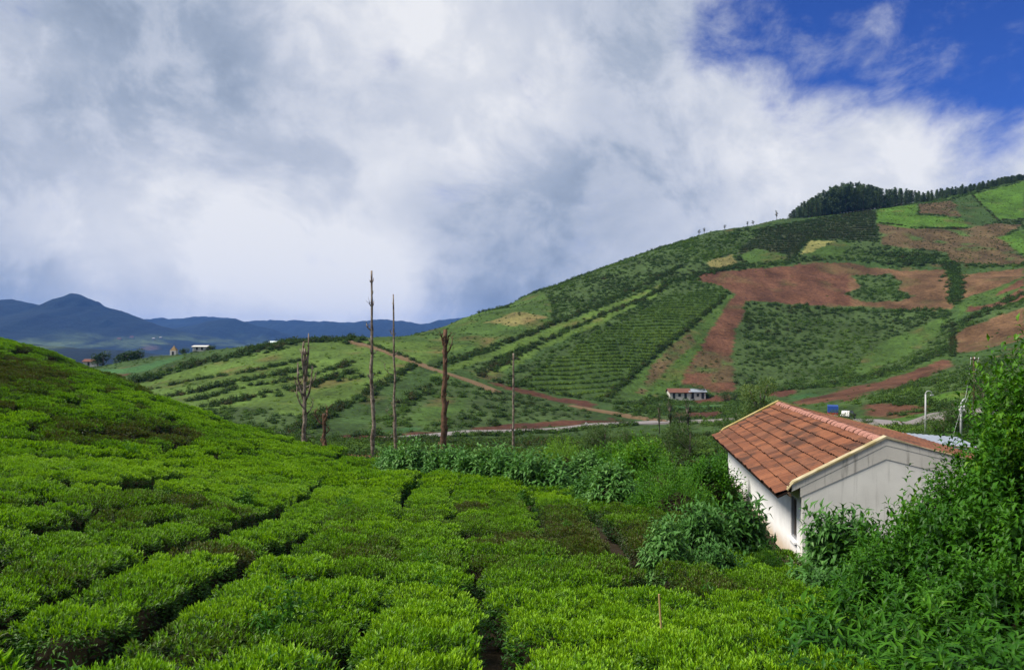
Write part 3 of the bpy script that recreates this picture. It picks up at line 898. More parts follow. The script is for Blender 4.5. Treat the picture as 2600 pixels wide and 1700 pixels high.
def scatter(name, label, P, scl, rot, tint, idx, srcs, cat=None, group=None):
    """a mass nobody could count: one object that carries a copy of a small source mesh at each point"""
    n = len(P)
    me = bpy.data.meshes.new(name); me.vertices.add(n); me.vertices.foreach_set('co', np.asarray(P, np.float32).ravel())
    for k, typ, arr, key in (('scl', 'FLOAT_VECTOR', scl, 'vector'), ('rot', 'FLOAT_VECTOR', rot, 'vector'), ('tint', 'FLOAT', tint, 'value'), ('idx', 'INT', idx, 'value')):
        a = me.attributes.new(k, typ, 'POINT')
        arr = np.asarray(arr)
        if key == 'vector' and arr.ndim == 1: arr = np.repeat(arr[:, None], 3, 1)
        a.data.foreach_set(key, arr.astype(np.int32 if typ == 'INT' else np.float32).ravel())
    coll = bpy.data.collections.new(name+'_source')
    for i, s in enumerate(srcs):
        so_ = bpy.data.objects.new('%s_source_%d' % (name, i), s); coll.objects.link(so_)
    ng = bpy.data.node_groups.new(name, 'GeometryNodeTree')
    ng.interface.new_socket('Geometry', in_out='INPUT', socket_type='NodeSocketGeometry')
    ng.interface.new_socket('Geometry', in_out='OUTPUT', socket_type='NodeSocketGeometry')
    N = ng.nodes; Lk = ng.links
    gi = N.new('NodeGroupInput'); go = N.new('NodeGroupOutput')
    ci = N.new('GeometryNodeCollectionInfo'); ci.inputs[0].default_value = coll
    ci.inputs['Separate Children'].default_value = True; ci.inputs['Reset Children'].default_value = True
    ip = N.new('GeometryNodeInstanceOnPoints'); ip.inputs['Pick Instance'].default_value = True

    def na(nm, dt):
        a = N.new('GeometryNodeInputNamedAttribute'); a.data_type = dt; a.inputs[0].default_value = nm
        return a.outputs['Attribute']
    er = N.new('FunctionNodeEulerToRotation'); Lk.new(na('rot', 'FLOAT_VECTOR'), er.inputs[0])
    Lk.new(gi.outputs[0], ip.inputs['Points']); Lk.new(ci.outputs[0], ip.inputs['Instance'])
    Lk.new(na('idx', 'INT'), ip.inputs['Instance Index']); Lk.new(er.outputs[0], ip.inputs['Rotation'])
    Lk.new(na('scl', 'FLOAT_VECTOR'), ip.inputs['Scale']); Lk.new(ip.outputs[0], go.inputs[0])
    o = link(name, me); md = o.modifiers.new('scatter', 'NODES'); md.node_group = ng
    tag(o, label, cat, group, 'stuff')
    return o


def clump_mesh(name, seed, n=110, r0=1.0, h=1.0, leaf=0.34, mat='farveg'):
    r = np.random.default_rng(seed); fo = Foliage()
    cv_, ct_ = dome_core(r0*0.72, h*0.78, 9, 4, 2.2, seed); fo.raw(cv_, ct_, 0)
    d = rdir(n, r); d[:, 2] = np.abs(d[:, 2])
    rad = (0.72+0.36*r.random(n))*(1+0.2*np.sin(3*np.arctan2(d[:, 1], d[:, 0])+seed))
    P = d*rad[:, None]*np.array([r0, r0, h])
    A = d+rdir(n, r)*0.9
    V, T, k = leaves(P, A, d*0.5+np.array([0, 0, .7])+rdir(n, r)*.3, leaf*(0.6+0.7*r.random(n)), leaf*0.6*(0.6+.6*r.random(n)), 0.1, 0.1, True)
    fo.add(V, T, k, r.random(n))
    return fo.mesh(name, [M[mat]])


# ------------------------------------------------------------------ tea in the foreground
ROW, ALONG = 1.30, 0.92
ROWDIR = -0.085


def furrow_x(y):                # the dark central furrow that runs up from the bottom edge
    return -0.28+ROWDIR*(y-7)


NEAR_LIMIT = 36.0


def tea_allowed(x, y):
    """True where tea grows"""
    if y < 4.2: return False
    ex = (x-HO.x)*HU.x+(y-HO.y)*HU.y; ey = (x-HO.x)*HV.x+(y-HO.y)*HV.y
    if ex > -1.9 and ey > -2.2: return False                    # the house and its yard
    edge = np.interp(x, [-60, -21, -9.5, -6, -1, 2.5, 5.2, 8], [104, 60, 47, 42, 34.5, 30.5, 24, 17])
    if y > edge: return False
    if x > np.interp(y, [4, 7, 9, 12, 15, 18, 24], [2.1, 2.9, 3.9, 5.0, 6.2, 6.4, 5.6]) : return False
    if abs(x) > y*0.72+2.2: return False
    return True


ORD = ['first', 'second', 'third', 'fourth', 'fifth', 'sixth', 'seventh', 'eighth', 'ninth', 'tenth', 'eleventh', 'twelfth', 'thirteenth', 'fourteenth', 'fifteenth',
       'sixteenth', 'seventeenth', 'eighteenth', 'nineteenth', 'twentieth']
_U = ['first', 'second', 'third', 'fourth', 'fifth', 'sixth', 'seventh', 'eighth', 'ninth']
for _t, _o in (('twenty', 'thirtieth'), ('thirty', 'fortieth'), ('forty', 'fiftieth'), ('fifty', 'sixtieth'), ('sixty', 'seventieth')):
    ORD += [_t+'-'+u for u in _U]+[_o]
rt = np.random.default_rng(21)
cand = []
for ri in range(-56, 17):
    off = (ri+0.5)*ROW
    y = 4.0+rt.random()*ALONG
    while y < 100:
        sway = 0.35*math.sin(y*0.21+ri*0.7)+0.25*math.sin(y*0.09+ri*1.9)
        loose = min(1.0, max(0.0, (-off-4)/6))
        x = furrow_x(y)+off+sway*min(1.0, y/14)+rt.normal()*(0.06+0.24*loose)
        yy = y+rt.normal()*(0.10+0.22*loose)
        if tea_allowed(x, yy) and rt.random() > (0.075 if y < 20 else 0.045):
            cand.append((ri, x, yy))
        y += ALONG*(0.93+0.2*rt.random())
cand = np.array(cand)
cx_, cy_ = cand[:, 1], cand[:, 2]
cz = gz(cx_, cy_)
ex_ = 0.25
sxn = (gz(cx_+ex_, cy_)-gz(cx_-ex_, cy_))/(2*ex_); syn = (gz(cx_, cy_+ex_)-gz(cx_, cy_-ex_))/(2*ex_)
cpx, cpy = project(cx_, cy_, cz+BUSH_H)
# colour of each bush: bright flush, plain green or brownish unpicked patches
tint = 0.73+fbm(cx_/6, cy_/8, 3, 12)*0.55+rt.normal(size=len(cand))*0.16


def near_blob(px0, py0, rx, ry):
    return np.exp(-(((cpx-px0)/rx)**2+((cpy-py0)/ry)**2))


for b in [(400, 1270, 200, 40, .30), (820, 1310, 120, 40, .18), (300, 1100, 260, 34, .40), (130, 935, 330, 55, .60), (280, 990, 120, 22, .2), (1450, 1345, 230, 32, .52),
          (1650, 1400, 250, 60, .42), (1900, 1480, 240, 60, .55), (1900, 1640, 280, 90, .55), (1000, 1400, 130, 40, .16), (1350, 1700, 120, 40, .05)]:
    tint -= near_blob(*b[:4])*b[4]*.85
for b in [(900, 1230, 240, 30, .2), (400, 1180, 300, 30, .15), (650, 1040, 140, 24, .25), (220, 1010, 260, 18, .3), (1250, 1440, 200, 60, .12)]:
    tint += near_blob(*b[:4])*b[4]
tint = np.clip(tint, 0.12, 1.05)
inview = (cpx > -60) & (cpx < 2660) & (cpy < 1790)
big = np.argsort(cy_+np.where(inview, 0, 1000))
N_IND = 300
sel = np.zeros(len(cand), bool); sel[big[:N_IND]] = True
TEA = [tea_mesh('tea_leaves_%d' % i, 100+i, 0.95, leaf=1.12) for i in range(6)]
TEAFAR = [tea_mesh('far_tea_leaves_%d' % i, 200+i, 0.36, leaf=1.7, simple=True) for i in range(5)]
STEM = [stem_mesh('tea_stem_%d' % i, 300+i) for i in range(3)]
order = {}
for ri in sorted(set(cand[:, 0].astype(int))):
    ids = [i for i in np.nonzero((cand[:, 0] == ri) & sel)[0]]
    ids.sort(key=lambda i: cy_[i])
    for k, i in enumerate(ids): order[i] = k


def lie(i, rz):
    """tilt with the slope, then turn about the bush's own stem"""
    nrm = Vector((-sxn[i]*.8, -syn[i]*.8, 1)).normalized()
    from mathutils import Quaternion
    return (Vector((0, 0, 1)).rotation_difference(nrm) @ Quaternion((0, 0, 1), rz)).to_euler()


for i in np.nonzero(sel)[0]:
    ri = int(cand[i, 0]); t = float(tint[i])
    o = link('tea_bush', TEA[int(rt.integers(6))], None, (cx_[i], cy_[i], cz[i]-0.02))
    s = 0.90+0.20*rt.random() if rt.random() > .12 else 0.72+.15*rt.random()
    o.scale = (s*(0.73+.12*rt.random()), s*(0.65+.15*rt.random()), 0.82+0.19*rt.random())
    o.rotation_euler = lie(i, (rt.random()-.5)*.5+math.pi*int(rt.integers(2)))
    o['tint'] = t
    colr = 'bright green' if t > 0.66 else ('dull green' if t > 0.42 else 'brownish green')
    if ri < 0: where = '%s row left' % ORD[-ri-1]
    else: where = '%s row right' % ORD[ri]
    tag(o, '%s tea bush, %s from the bottom edge in %s of central furrow' % (colr, ORD[order[i]], where), 'tea bush', 'tea bushes on the near slope')
    c = link('stem', STEM[int(rt.integers(3))], o)
rest = np.nonzero(~sel)[0]
nr = len(rest)
rot = np.array([tuple(lie(i, (rt.random()-.5)*.6+math.pi*int(rt.integers(2)))) for i in rest])
sc_ = (0.94+0.20*rt.random(nr))[:, None]*np.stack([np.full(nr, .86), np.full(nr, .76), 0.82+0.26*rt.random(nr)], 1)
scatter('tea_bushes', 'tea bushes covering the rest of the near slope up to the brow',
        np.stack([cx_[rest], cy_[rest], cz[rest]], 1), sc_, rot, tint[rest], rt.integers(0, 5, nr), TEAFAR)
print('tea', len(cand), nr)

# ------------------------------------------------------------------ vegetation on the far slopes
CL = [clump_mesh('far_clump_%d' % i, 400+i) for i in range(5)]
rv = np.random.default_rng(33)


def veg(name, label, P, s, tints, flat=0.8):
    n = len(P)
    rot = np.stack([rv.normal(size=n)*.12, rv.normal(size=n)*.12, rv.random(n)*6.28], 1)
    sc3 = np.stack([s*(0.85+.3*rv.random(n)), s*(0.85+.3*rv.random(n)), s*flat*(0.8+.4*rv.random(n))], 1)
    return scatter(name, label, P, sc3, rot, tints, rv.integers(0, 5, n), CL)


# rough cover of scrub, and sparse tufts on the grass and the tilled plots
nc = 260000
x = rv.random(nc)*700-300; y = 112+rv.random(nc)*380
z = gz(x, y)
px, py = project(x, y, z)
crest_d = np.interp(px, CREST[:, 0], CREST[:, 1])
ok = (px > -150) & (px < 2750) & (y < crest_d+25)
x, y, z = x[ok], y[ok], z[ok]
rg = region(x, y, z)
dens = dict(scrub=0.62, tea=0.0, teadk=0.0, grass_lt=0.16, grass=0.22, grass2=0.24, bright=0.20, soil=0.012, soil_lt=0.010, soil_rd=0.03, mixed=0.34, crop=0.0, yellow=.2, dry=.25)
pk = np.array([dens[n] for n in NAMES])[rg]
keep = rv.random(len(x)) < pk*np.clip(0.75+1.0*fbm(x/14, y/14, 3, 61), 0.1, 1.6)
x, y, z, rg = x[keep], y[keep], z[keep], rg[keep]
nm_t = dict(scrub=.45, grass_lt=.78, grass=.58, grass2=.50, bright=.80, soil=.35, soil_lt=.3, soil_rd=.3, mixed=.22, tea=.5, teadk=.3, crop=.5, yellow=.6, dry=.35)
tn = np.array([nm_t[n] for n in NAMES])[rg]+0.36*fbm(x/22, y/22, 3, 19)+rv.normal(size=len(x))*0.07
sz = np.where(rg == NAMES.index('scrub'), 0.36+0.62*rv.random(len(x))**2.2, 0.18+0.34*rv.random(len(x))**2)
veg('scrub', 'green scrub and tufts scattered over the far hillside', np.stack([x, y, z-0.08], 1), sz, np.clip(tn, 0, 1))
print('scrub', len(x))

# tea in contour rows


def contour_rows(rname, dz, step, seed):
    r = np.random.default_rng(seed); m = 160000
    x = r.random(m)*560-200; y = 150+r.random(m)*310
    z = gz(x, y)
    k = region(x, y, z, False) == NAMES.index(rname)
    x, y = x[k], y[k]
    for _ in range(3):
        z = base_z(x, y); e = 0.5
        gx = (base_z(x+e, y)-base_z(x-e, y))/(2*e); gy = (base_z(x, y+e)-base_z(x, y-e))/(2*e)
        g2 = np.maximum(gx*gx+gy*gy, 0.01)
        tgt = np.round(z/dz)*dz
        x = x+(tgt-z)*gx/g2*0.9; y = y+(tgt-z)*gy/g2*0.9
    key = np.round(z/dz).astype(int)*1000003+np.floor(x/step).astype(int)
    _, u = np.unique(key, return_index=True)
    return x[u], y[u]


x, y = contour_rows('tea', 0.95, 0.75, 5)
z = gz(x, y); n = len(x)
tn = 0.74+0.24*fbm(x/16, y/16, 3, 29)+rv.normal(size=n)*0.05
tn = tn-0.30*np.clip((y-275)/50, 0, 1)
veg('tea_rows', 'clipped tea growing in level rows on the middle slope', np.stack([x, y, z-0.15], 1), 0.62+0.12*rv.random(n), np.clip(tn, .25, .95), 1.0)
x, y = contour_rows('teadk', 1.25, 0.9, 6)
z = gz(x, y); n = len(x)
veg('old_tea', 'dark old tea on the upper slope below the pines', np.stack([x, y, z-0.15], 1), 0.75+0.2*rv.random(n), np.clip(0.28+0.12*fbm(x/18, y/18, 3, 30)+rv.normal(size=n)*.04, .1, .6), 0.9)

# boundary hedges, one object each line


def resample(pts, step):
    a = np.array(pts, float); out = []
    for i in range(len(a)-1):
        d = np.linalg.norm(a[i+1]-a[i]); k = max(1, int(d/step))
        for j in range(k): out.append(a[i]+(a[i+1]-a[i])*j/k)
    out.append(a[-1])
    return np.array(out)


def land_line(poly, step=6.0, dmin=60.0):
    return np.array([tuple(hit(px_, py_, dmin)) for px_, py_ in resample(poly, step)])


hp, hs, ht = [], [], []
for poly, hw, size, tt_, per in HEDGES:
    L3 = land_line(poly)
    for i in range(len(L3)-1):
        a, b = L3[i], L3[i+1]; d = np.linalg.norm(b[:2]-a[:2])
        if d > 60: continue
        k = rv.poisson(d*per*1.7)
        if not k: continue
        f = rv.random(k)[:, None]; p = a[None]*(1-f)+b[None]*f
        p[:, :2] += rv.normal(size=(k, 2))*hw*0.6
        hp.append(p); hs.append(size*(0.34+0.46*rv.random(k))); ht.append(tt_+.10+rv.normal(size=k)*0.09)
hp = np.concatenate(hp); hs = np.concatenate(hs); ht = np.concatenate(ht)
hp[:, 2] = gz(hp[:, 0], hp[:, 1])-0.1
veg('hedges', 'dark hedges of bushes along the plot boundaries on the far slopes', hp, hs, np.clip(ht, 0, 1), 0.95)
print('hedge', len(hp))

ROADP = [((px-CX)/F*d, d) for px, d in [(560, 116), (700, 116), (880, 115), (1032, 121), (1200, 130), (1400, 138), (1504, 145), (1620, 150), (1740, 150), (1880, 138), (2000, 125), (2120, 116), (2205, 111),
                                        (2290, 103), (2360, 94), (2460, 84), (2600, 76)]]
# undergrowth in the valley bottom
nc = 16000
x = rv.random(nc)*150-70; y = 30+rv.random(nc)*84
edge = np.interp(x, [-60, -21, -9.5, -6, -1, 2.5, 5.2, 8], [104, 60, 47, 42, 34.5, 30.5, 24, 17])
ex = (x-HO.x)*HU.x+(y-HO.y)*HU.y; ey = (x-HO.x)*HV.x+(y-HO.y)*HV.y
ok = (y > edge+1.0) & ~((ex > -1.5) & (ex < 9) & (ey < 14.5)) & (np.abs(x) < y*0.72)
rdmask = np.exp(-(((x+10.5)/3.0)**2+((y-57)/4.5)**2)) > 0.4
rdmask |= (np.exp(-(((x-1)/2.0)**2+((y-100)/6)**2))+np.exp(-(((x-6)/2.0)**2+((y-100)/6)**2))+np.exp(-(((x+12)/8)**2+((y-104)/3.5)**2))) > 0.45
ok &= ~rdmask
rdx = np.array(resample(ROADP, 2.0))
for k in range(0, len(rdx)):
    if CX+F*rdx[k, 0]/rdx[k, 1] > 2080: ok &= ~((np.abs(x-rdx[k, 0]) < 4.0) & (y < rdx[k, 1]+4) & (y > rdx[k, 1]-13))
x, y = x[ok], y[ok]; z = gz(x, y); n = len(x)
pr = rv.random(n) < np.clip(0.62+0.9*fbm(x/9, y/9, 3, 77), 0.05, 1)
x, y, z = x[pr], y[pr], z[pr]; n = len(x)
veg('undergrowth', 'low mixed green undergrowth in the valley bottom', np.stack([x, y, z-0.06], 1), 0.35+0.5*rv.random(n)**2, np.clip(.42+.5*fbm(x/12, y/12, 3, 78)+rv.normal(size=n)*.08, .2, .95))

# ------------------------------------------------------------------ road and paths


def ribbon(name, pts, width, mat, label, lift=0.12, kerb=0.5):
    """a strip laid on the land, with side skirts that go into it"""
    P = np.array(pts, float); s = [0]
    for i in range(1, len(P)): s.append(s[-1]+np.linalg.norm(P[i]-P[i-1]))
    s = np.array(s); t = np.arange(0, s[-1], 1.5)
    x = np.interp(t, s, P[:, 0]); y = np.interp(t, s, P[:, 1])
    for _ in range(8):
        x[1:-1] = (x[:-2]+2*x[1:-1]+x[2:])/4; y[1:-1] = (y[:-2]+2*y[1:-1]+y[2:])/4
    tx = np.gradient(x); ty = np.gradient(y); ln = np.hypot(tx, ty); nx, ny = -ty/ln, tx/ln
    wd = width*(1+0.08*fbm(t/6, t*0, 3, 2))
    L = np.stack([x+nx*wd/2, y+ny*wd/2], 1); Rr = np.stack([x-nx*wd/2, y-ny*wd/2], 1)
    zc = np.maximum(np.maximum(gz(L[:, 0], L[:, 1]), gz(Rr[:, 0], Rr[:, 1])), gz(x, y))+lift
    for _ in range(6): zc[1:-1] = np.maximum(zc[1:-1], (zc[:-2]+zc[2:])/2)
    n = len(t)
    V = np.concatenate([np.c_[L+np.stack([nx, ny], 1)*kerb, zc-1.2], np.c_[L, zc], np.c_[Rr, zc], np.c_[Rr-np.stack([nx, ny], 1)*kerb, zc-1.2]])
    i = np.arange(n-1); Qs = []
    for k in range(3):
        Qs.append(np.stack([k*n+i, k*n+i+1, (k+1)*n+i+1, (k+1)*n+i], 1))
    me = mesh_np(name, V, quads=np.concatenate(Qs), mats=[mat])
    o = link(name, me); tag(o, label, kind='structure')
    return x, y, zc


def pxd(lst):
    return [((px-CX)/F*d, d) for px, d in lst]


RX, RY, RZ = ribbon('road', ROADP, 4.2, M['road'], 'grey metalled road winding along the valley bottom')
rk = (RX/RY*F+CX > 880) & (RX/RY*F+CX < 1640) & (RY < 149)
n = int(rk.sum())*5
ii = rv.choice(np.nonzero(rk)[0], n)
x = RX[ii]+rv.normal(size=n)*.8; y = RY[ii]-2.3-rv.random(n)*2.2
veg('roadside_growth', 'low bushes along the near edge of the valley road', np.stack([x, y, gz(x, y)-.05], 1), (.4+.5*rv.random(n)), np.clip(.42+rv.normal(size=n)*.12, .15, .8))
pp = land_line(c2((520, 612), (700, 652), (880, 720), (1050, 780), (1170, 830), (1290, 862), (1400, 895), (1600, 985)), 12)
ribbon('path', pp[:, :2], 2.4, M['path'], 'pale dirt track coming down from the crest', 0.1)
pp = land_line(c3((700, 1215), (860, 1245), (1000, 1270), (1250, 1310), (1430, 1335)), 12)
ribbon('path', pp[:, :2], 2.4, M['path'], 'pale dirt track joining the road below the tea rows', 0.1)

# ------------------------------------------------------------------ the white house


def plaster(name, base, stain=0.5, streak=True):
    m, t, out = new_mat(name)
    tcn = t.node('ShaderNodeTexCoord'); P = tcn.outputs['Object']
    n = t.noise(P, 1.4, 6, 0.6)
    c = t.mix(t.smooth(n, 0.35, 0.75), (*base, 1), (*[x*0.86 for x in base], 1))
    st = t.noise(t.vmath('MULTIPLY', P, (5.0, 5.0, 0.35)), 1.3, 6, 0.65)
    c = t.mix(t.math('MULTIPLY', t.smooth(st, 0.52, 0.72), stain), c, (.16, .15, .135, 1))
    sp = t.node('ShaderNodeSeparateXYZ'); t.set(sp.inputs[0], P)
    low = t.smooth(t.math('ADD', sp.outputs[2], t.math('MULTIPLY', t.math('SUBTRACT', n, 0.5), 0.6)), 0.55, 0.0)
    c = t.mix(t.math('MULTIPLY', low, 0.75), c, (.42, .29, .16, 1))
    t.l.new(principled(t, c, 0.85, 0.2, 0.0, bump(t, t.noise(P, 30, 5), 0.25, 0.01)), out.inputs[0])
    return m


def tile_mat():
    m, t, out = new_mat('clay_tile')
    oi = t.node('ShaderNodeObjectInfo'); geo = t.node('ShaderNodeNewGeometry'); P = geo.outputs['Position']
    c = t.ramp(oi.outputs['Random'], [(0, (.085, .036, .023)), (0.3, (.165, .064, .034)), (0.75, (.220, .088, .045)), (1, (.140, .064, .040))])
    n = t.noise(P, 0.9, 6, 0.65)
    c = t.mix(t.math('MULTIPLY', t.smooth(n, 0.48, 0.66), 0.85), c, (.045, .026, .020, 1))
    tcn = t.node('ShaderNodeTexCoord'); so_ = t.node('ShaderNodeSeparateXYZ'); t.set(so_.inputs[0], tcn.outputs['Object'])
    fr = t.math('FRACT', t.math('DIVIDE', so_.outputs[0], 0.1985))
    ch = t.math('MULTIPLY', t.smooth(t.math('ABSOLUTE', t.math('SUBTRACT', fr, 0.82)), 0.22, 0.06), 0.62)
    c = t.mix(ch, c, (.060, .028, .020, 1))  # dirt in the rib channels, painted dark to deepen the ribs' relief
    n2 = t.noise(P, 7.0, 5, 0.7)
    c = t.mix(t.math('MULTIPLY', t.smooth(n2, 0.46, 0.75), 0.6), c, (.09, .042, .03, 1))
    t.l.new(principled(t, c, 0.85, 0.2), out.inputs[0])
    return m


M['wall'] = plaster('white_wall', (.80, .80, .80), 0.10)
M['gable'] = plaster('grey_gable_wall', (.72, .71, .66), 0.35)
M['band'] = plaster('stained_gable_band', (.56, .54, .49), 1.0)
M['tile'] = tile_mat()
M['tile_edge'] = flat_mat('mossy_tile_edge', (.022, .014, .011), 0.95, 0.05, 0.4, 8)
M['ridge'] = flat_mat('ridge_tile', (.36, .18, .145), 0.85, 0.2, 0.3, 4, col2=(.19, .085, .06))
M['coping'] = flat_mat('mossy_yellow_coping', (.25, .20, .055), 0.9, 0.1, 0.4, 2.2, col2=(.36, .30, .15))
M['coping_cream'] = flat_mat('cream_coping', (.40, .35, .24), 0.9, 0.1, 0.3, 2.2, col2=(.24, .20, .10))
M['dark'] = flat_mat('dark_opening', (.012, .012, .013), 0.6, 0.3)
M['glass'] = flat_mat('window_glass', (.05, .06, .07), 0.08, 0.6)
M['wood'] = flat_mat('weathered_wood', (.11, .075, .05), 0.85, 0.1, 0.4, 9)
M['frame'] = flat_mat('grey_window_frame', (.24, .25, .27), 0.6, 0.3, 0.2, 6)
M['tin'] = flat_mat('pale_tin', (.21, .24, .29), 0.6, 0.3, 0.25, 2.0)

HOUSE = empty('house', HO); HOUSE.rotation_euler = (0, 0, math.atan2(HU.y, HU.x))
tag(HOUSE, 'white plastered house with red tiled roof standing below the tea', 'house')
# local frame: x to the right along the gable, y away, z up from the yard
UE, UR, UX = -0.62, 2.02, 7.0                # left eave, ridge, right eave
ZE, ZR, ZX = 1.93, 3.33, 2.13
LEN = 13.1
SL = (ZR-ZE)/(UR-UE); SRr = (ZR-ZX)/(UX-UR)


def roofz(u):
    return ZE+(u-UE)*SL if u <= UR else ZR-(u-UR)*SRr


T_ = 0.25
# walls
wl = MB()
wy0, wy1 = 0.62, 1.32; wz0, wz1 = 0.62, 1.74       # window in the left wall
zt = roofz(0)-0.12
for (a, b, z0, z1) in [(T_, wy0, -.6, zt), (wy1, LEN-T_, -.6, zt), (wy0, wy1, -.6, wz0), (wy0, wy1, wz1, zt)]:
    wl.box((T_/2, (a+b)/2, (z0+z1)/2), (T_/2, (b-a)/2, (z1-z0)/2))
wl.obj('side_wall', [M['wall']], HOUSE)


def gable(v0, v1, name, mat):
    g = MB()
    pts = [(0, -.6), (6.6, -.6), (6.6, roofz(6.6)-0.10), (UR, ZR-0.10), (0.0, roofz(0)-0.10)]
    g.prism([(u, v0, z) for u, z in pts], (0, v1-v0, 0))
    return g.obj(name, [mat], HOUSE)


gw = gable(0.0, T_-0.003, 'gable_wall', M['gable']); gw['label'] = 'grey weathered front gable wall'
gable(LEN-T_+0.003, LEN, 'gable_wall', M['wall'])
rw = MB(); rw.box((6.6-T_/2, LEN/2, 0.65), (T_/2-0.004, LEN/2-T_-0.004, 1.25)); rw.obj('side_wall', [M['wall']], HOUSE)
# plaster frame, sill, bars of the little window
wn = MB()
wn.box((0.07, (wy0+wy1)/2, wz1-0.025), (.05, (wy1-wy0)/2-.002, .025)).box((0.07, (wy0+wy1)/2, wz0+0.025), (.05, (wy1-wy0)/2-.002, .025))
wn.box((0.07, wy0+.025, (wz0+wz1)/2), (.05, .023, (wz1-wz0)/2-.051)).box((0.07, wy1-.025, (wz0+wz1)/2), (.05, .023, (wz1-wz0)/2-.051))
win = wn.obj('window', [M['frame']], HOUSE)
pn = MB(); pn.box((0.10, (wy0+wy1)/2, (wz0+wz1)/2), (.006, (wy1-wy0)/2-.052, (wz1-wz0)/2-.052)); pn.obj('pane', [M['glass']], win)
for k in range(3):
    br = MB(); br.box((0.065, wy0+.05+(k+1)*(wy1-wy0-.1)/4, (wz0+wz1)/2), (.008, .008, (wz1-wz0)/2-.052)); br.obj('bar', [M['wood']], win)
sil = MB(); sil.box((-0.02, (wy0+wy1)/2, wz0-.03), (.06, (wy1-wy0)/2+.05, .028)); sil.obj('sill', [M['wall']], win)
# stained band under the front verge, copings, vent
for v0, v1, nm in [(-0.015, -0.003, 'verge_band')]:
    g = MB()
    lo = 0.42
    g.prism([(-0.05, v0, roofz(-0.05)-.08), (-0.05, v0, roofz(-.05)-lo+.10), (UR, v0, ZR-lo), (6.62, v0, roofz(6.62)-lo), (6.62, v0, roofz(6.62)-.08), (UR, v0, ZR-.08)], (0, v1-v0, 0))
    o = g.obj(nm, [M['band']], HOUSE); o['label'] = 'dirt-streaked band below the front verge'
for v0, v1, cm in [(-0.05, 0.20, 'coping_cream'), (LEN-0.20, LEN+0.05, 'coping')]:
    g = MB(); up = 0.15; th = 0.05; st_u = -0.26
    g.prism([(st_u, v0, roofz(st_u)+up-th), (UR, v0, ZR+up-th), (UR, v0, ZR+up+.01), (st_u+.05, v0, roofz(st_u+.05)+up), (st_u-.12, v0, roofz(st_u-.12)+.03), (st_u-.10, v0, roofz(st_u-.1)-.01)], (0, v1-v0, 0))
    g.prism([(UR+.001, v0, ZR+up-th), (6.72, v0, roofz(6.72)+.02), (6.80, v0, roofz(6.8)+.05), (6.66, v0, roofz(6.66)+.075), (UR+.9, v0, roofz(UR+.9)+.10), (UR+.001, v0, ZR+up+.01)], (0, v1-v0, 0))
    g.obj('coping', [M[cm]], HOUSE)
    pv0, pv1 = v0+.028, v1-.03
    g = MB()
    g.prism([(st_u, pv0, roofz(st_u)-.075), (UR, pv0, ZR-.075), (6.7, pv0, roofz(6.7)-.075), (6.7, pv0, roofz(6.7)+.018), (UR, pv0, ZR+up-th-.002), (st_u, pv0, roofz(st_u)+up-th-.002)], (0, pv1-pv0, 0))
    g.obj('parapet', [M['band']], HOUSE)
vt = MB(); p_ = 3.78; vt.box((p_, -0.012, roofz(p_)-.66), (.055, .01, .035)); vt.obj('vent_hole', [M['dark']], HOUSE)
# fascia notch below the eave corner
fa = MB(); fa.box((UE+.30, LEN/2, roofz(UE+.3)-.115), (.028, LEN/2+.05, .05), ax=(Vector((1, 0, SL)).normalized(), Vector((0, 1, 0)), Vector((-SL, 0, 1)).normalized()))
fa.obj('eave_board', [M['wood']], HOUSE)
# roof underlay
ul = MB()
ul.prism([(UE+.02, 0, ZE-.07), (UR, 0, ZR-.07), (UR, 0, ZR-.02), (UE+.02, 0, ZE-.02)], (0, LEN, 0))
ul.prism([(UR+.002, 0, ZR-.07), (UX-.02, 0, ZX-.07), (UX-.02, 0, ZX-.02), (UR+.002, 0, ZR-.02)], (0, LEN, 0))
ROOF = ul.obj('roof', [M['tile_edge']], HOUSE)
# tiles
NCOU, NAL = 8, 33


def tile_mesh(name, wid, ln):
    """interlocking clay tile: local x along the eave, y up the slope; ribs on top, thick lower edge"""
    prof = [(0, 0), (.10, .032), (.22, .032), (.30, 0), (.46, 0), (.56, .032), (.70, .032), (.80, 0), (.975, 0)]
    V = []; n = len(prof)
    for yv, z0 in ((0, .066), (ln*1.10, .004)):
        for f, h in prof: V.append((f*wid, yv, z0+h))
    for f, h in prof: V.append((f*wid, 0, 0.004))
    Fs = [(i, i+1, n+i+1, n+i) for i in range(n-1)]
    Ed = [(2*n+i, 2*n+i+1, i+1, i) for i in range(n-1)]
    me = bpy.data.meshes.new(name); me.from_pydata(V, [], Fs+Ed)
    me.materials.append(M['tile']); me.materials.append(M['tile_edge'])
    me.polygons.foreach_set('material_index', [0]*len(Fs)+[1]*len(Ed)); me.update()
    return me


slope_len = math.hypot(UR-UE, ZR-ZE); cl = slope_len/NCOU; twd = (LEN-0.0)/NAL
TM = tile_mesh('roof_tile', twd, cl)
rr_ = random.Random(4)
ang = math.atan(SL)
for c in range(NCOU):
    ty0 = 0.02 if c < 1 else 0.0
    shift = rr_.uniform(-.02, .02)
    for k in range(NAL):
        f = c/NCOU
        u0 = UE+(UR-UE)*f; z0 = ZE+(ZR-ZE)*f
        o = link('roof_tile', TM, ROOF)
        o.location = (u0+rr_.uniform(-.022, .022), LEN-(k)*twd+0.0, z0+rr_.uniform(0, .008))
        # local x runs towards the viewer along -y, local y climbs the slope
        o.rotation_euler = (ang+rr_.uniform(-.01, .01), 0, -math.pi/2+rr_.uniform(-.012, .012))
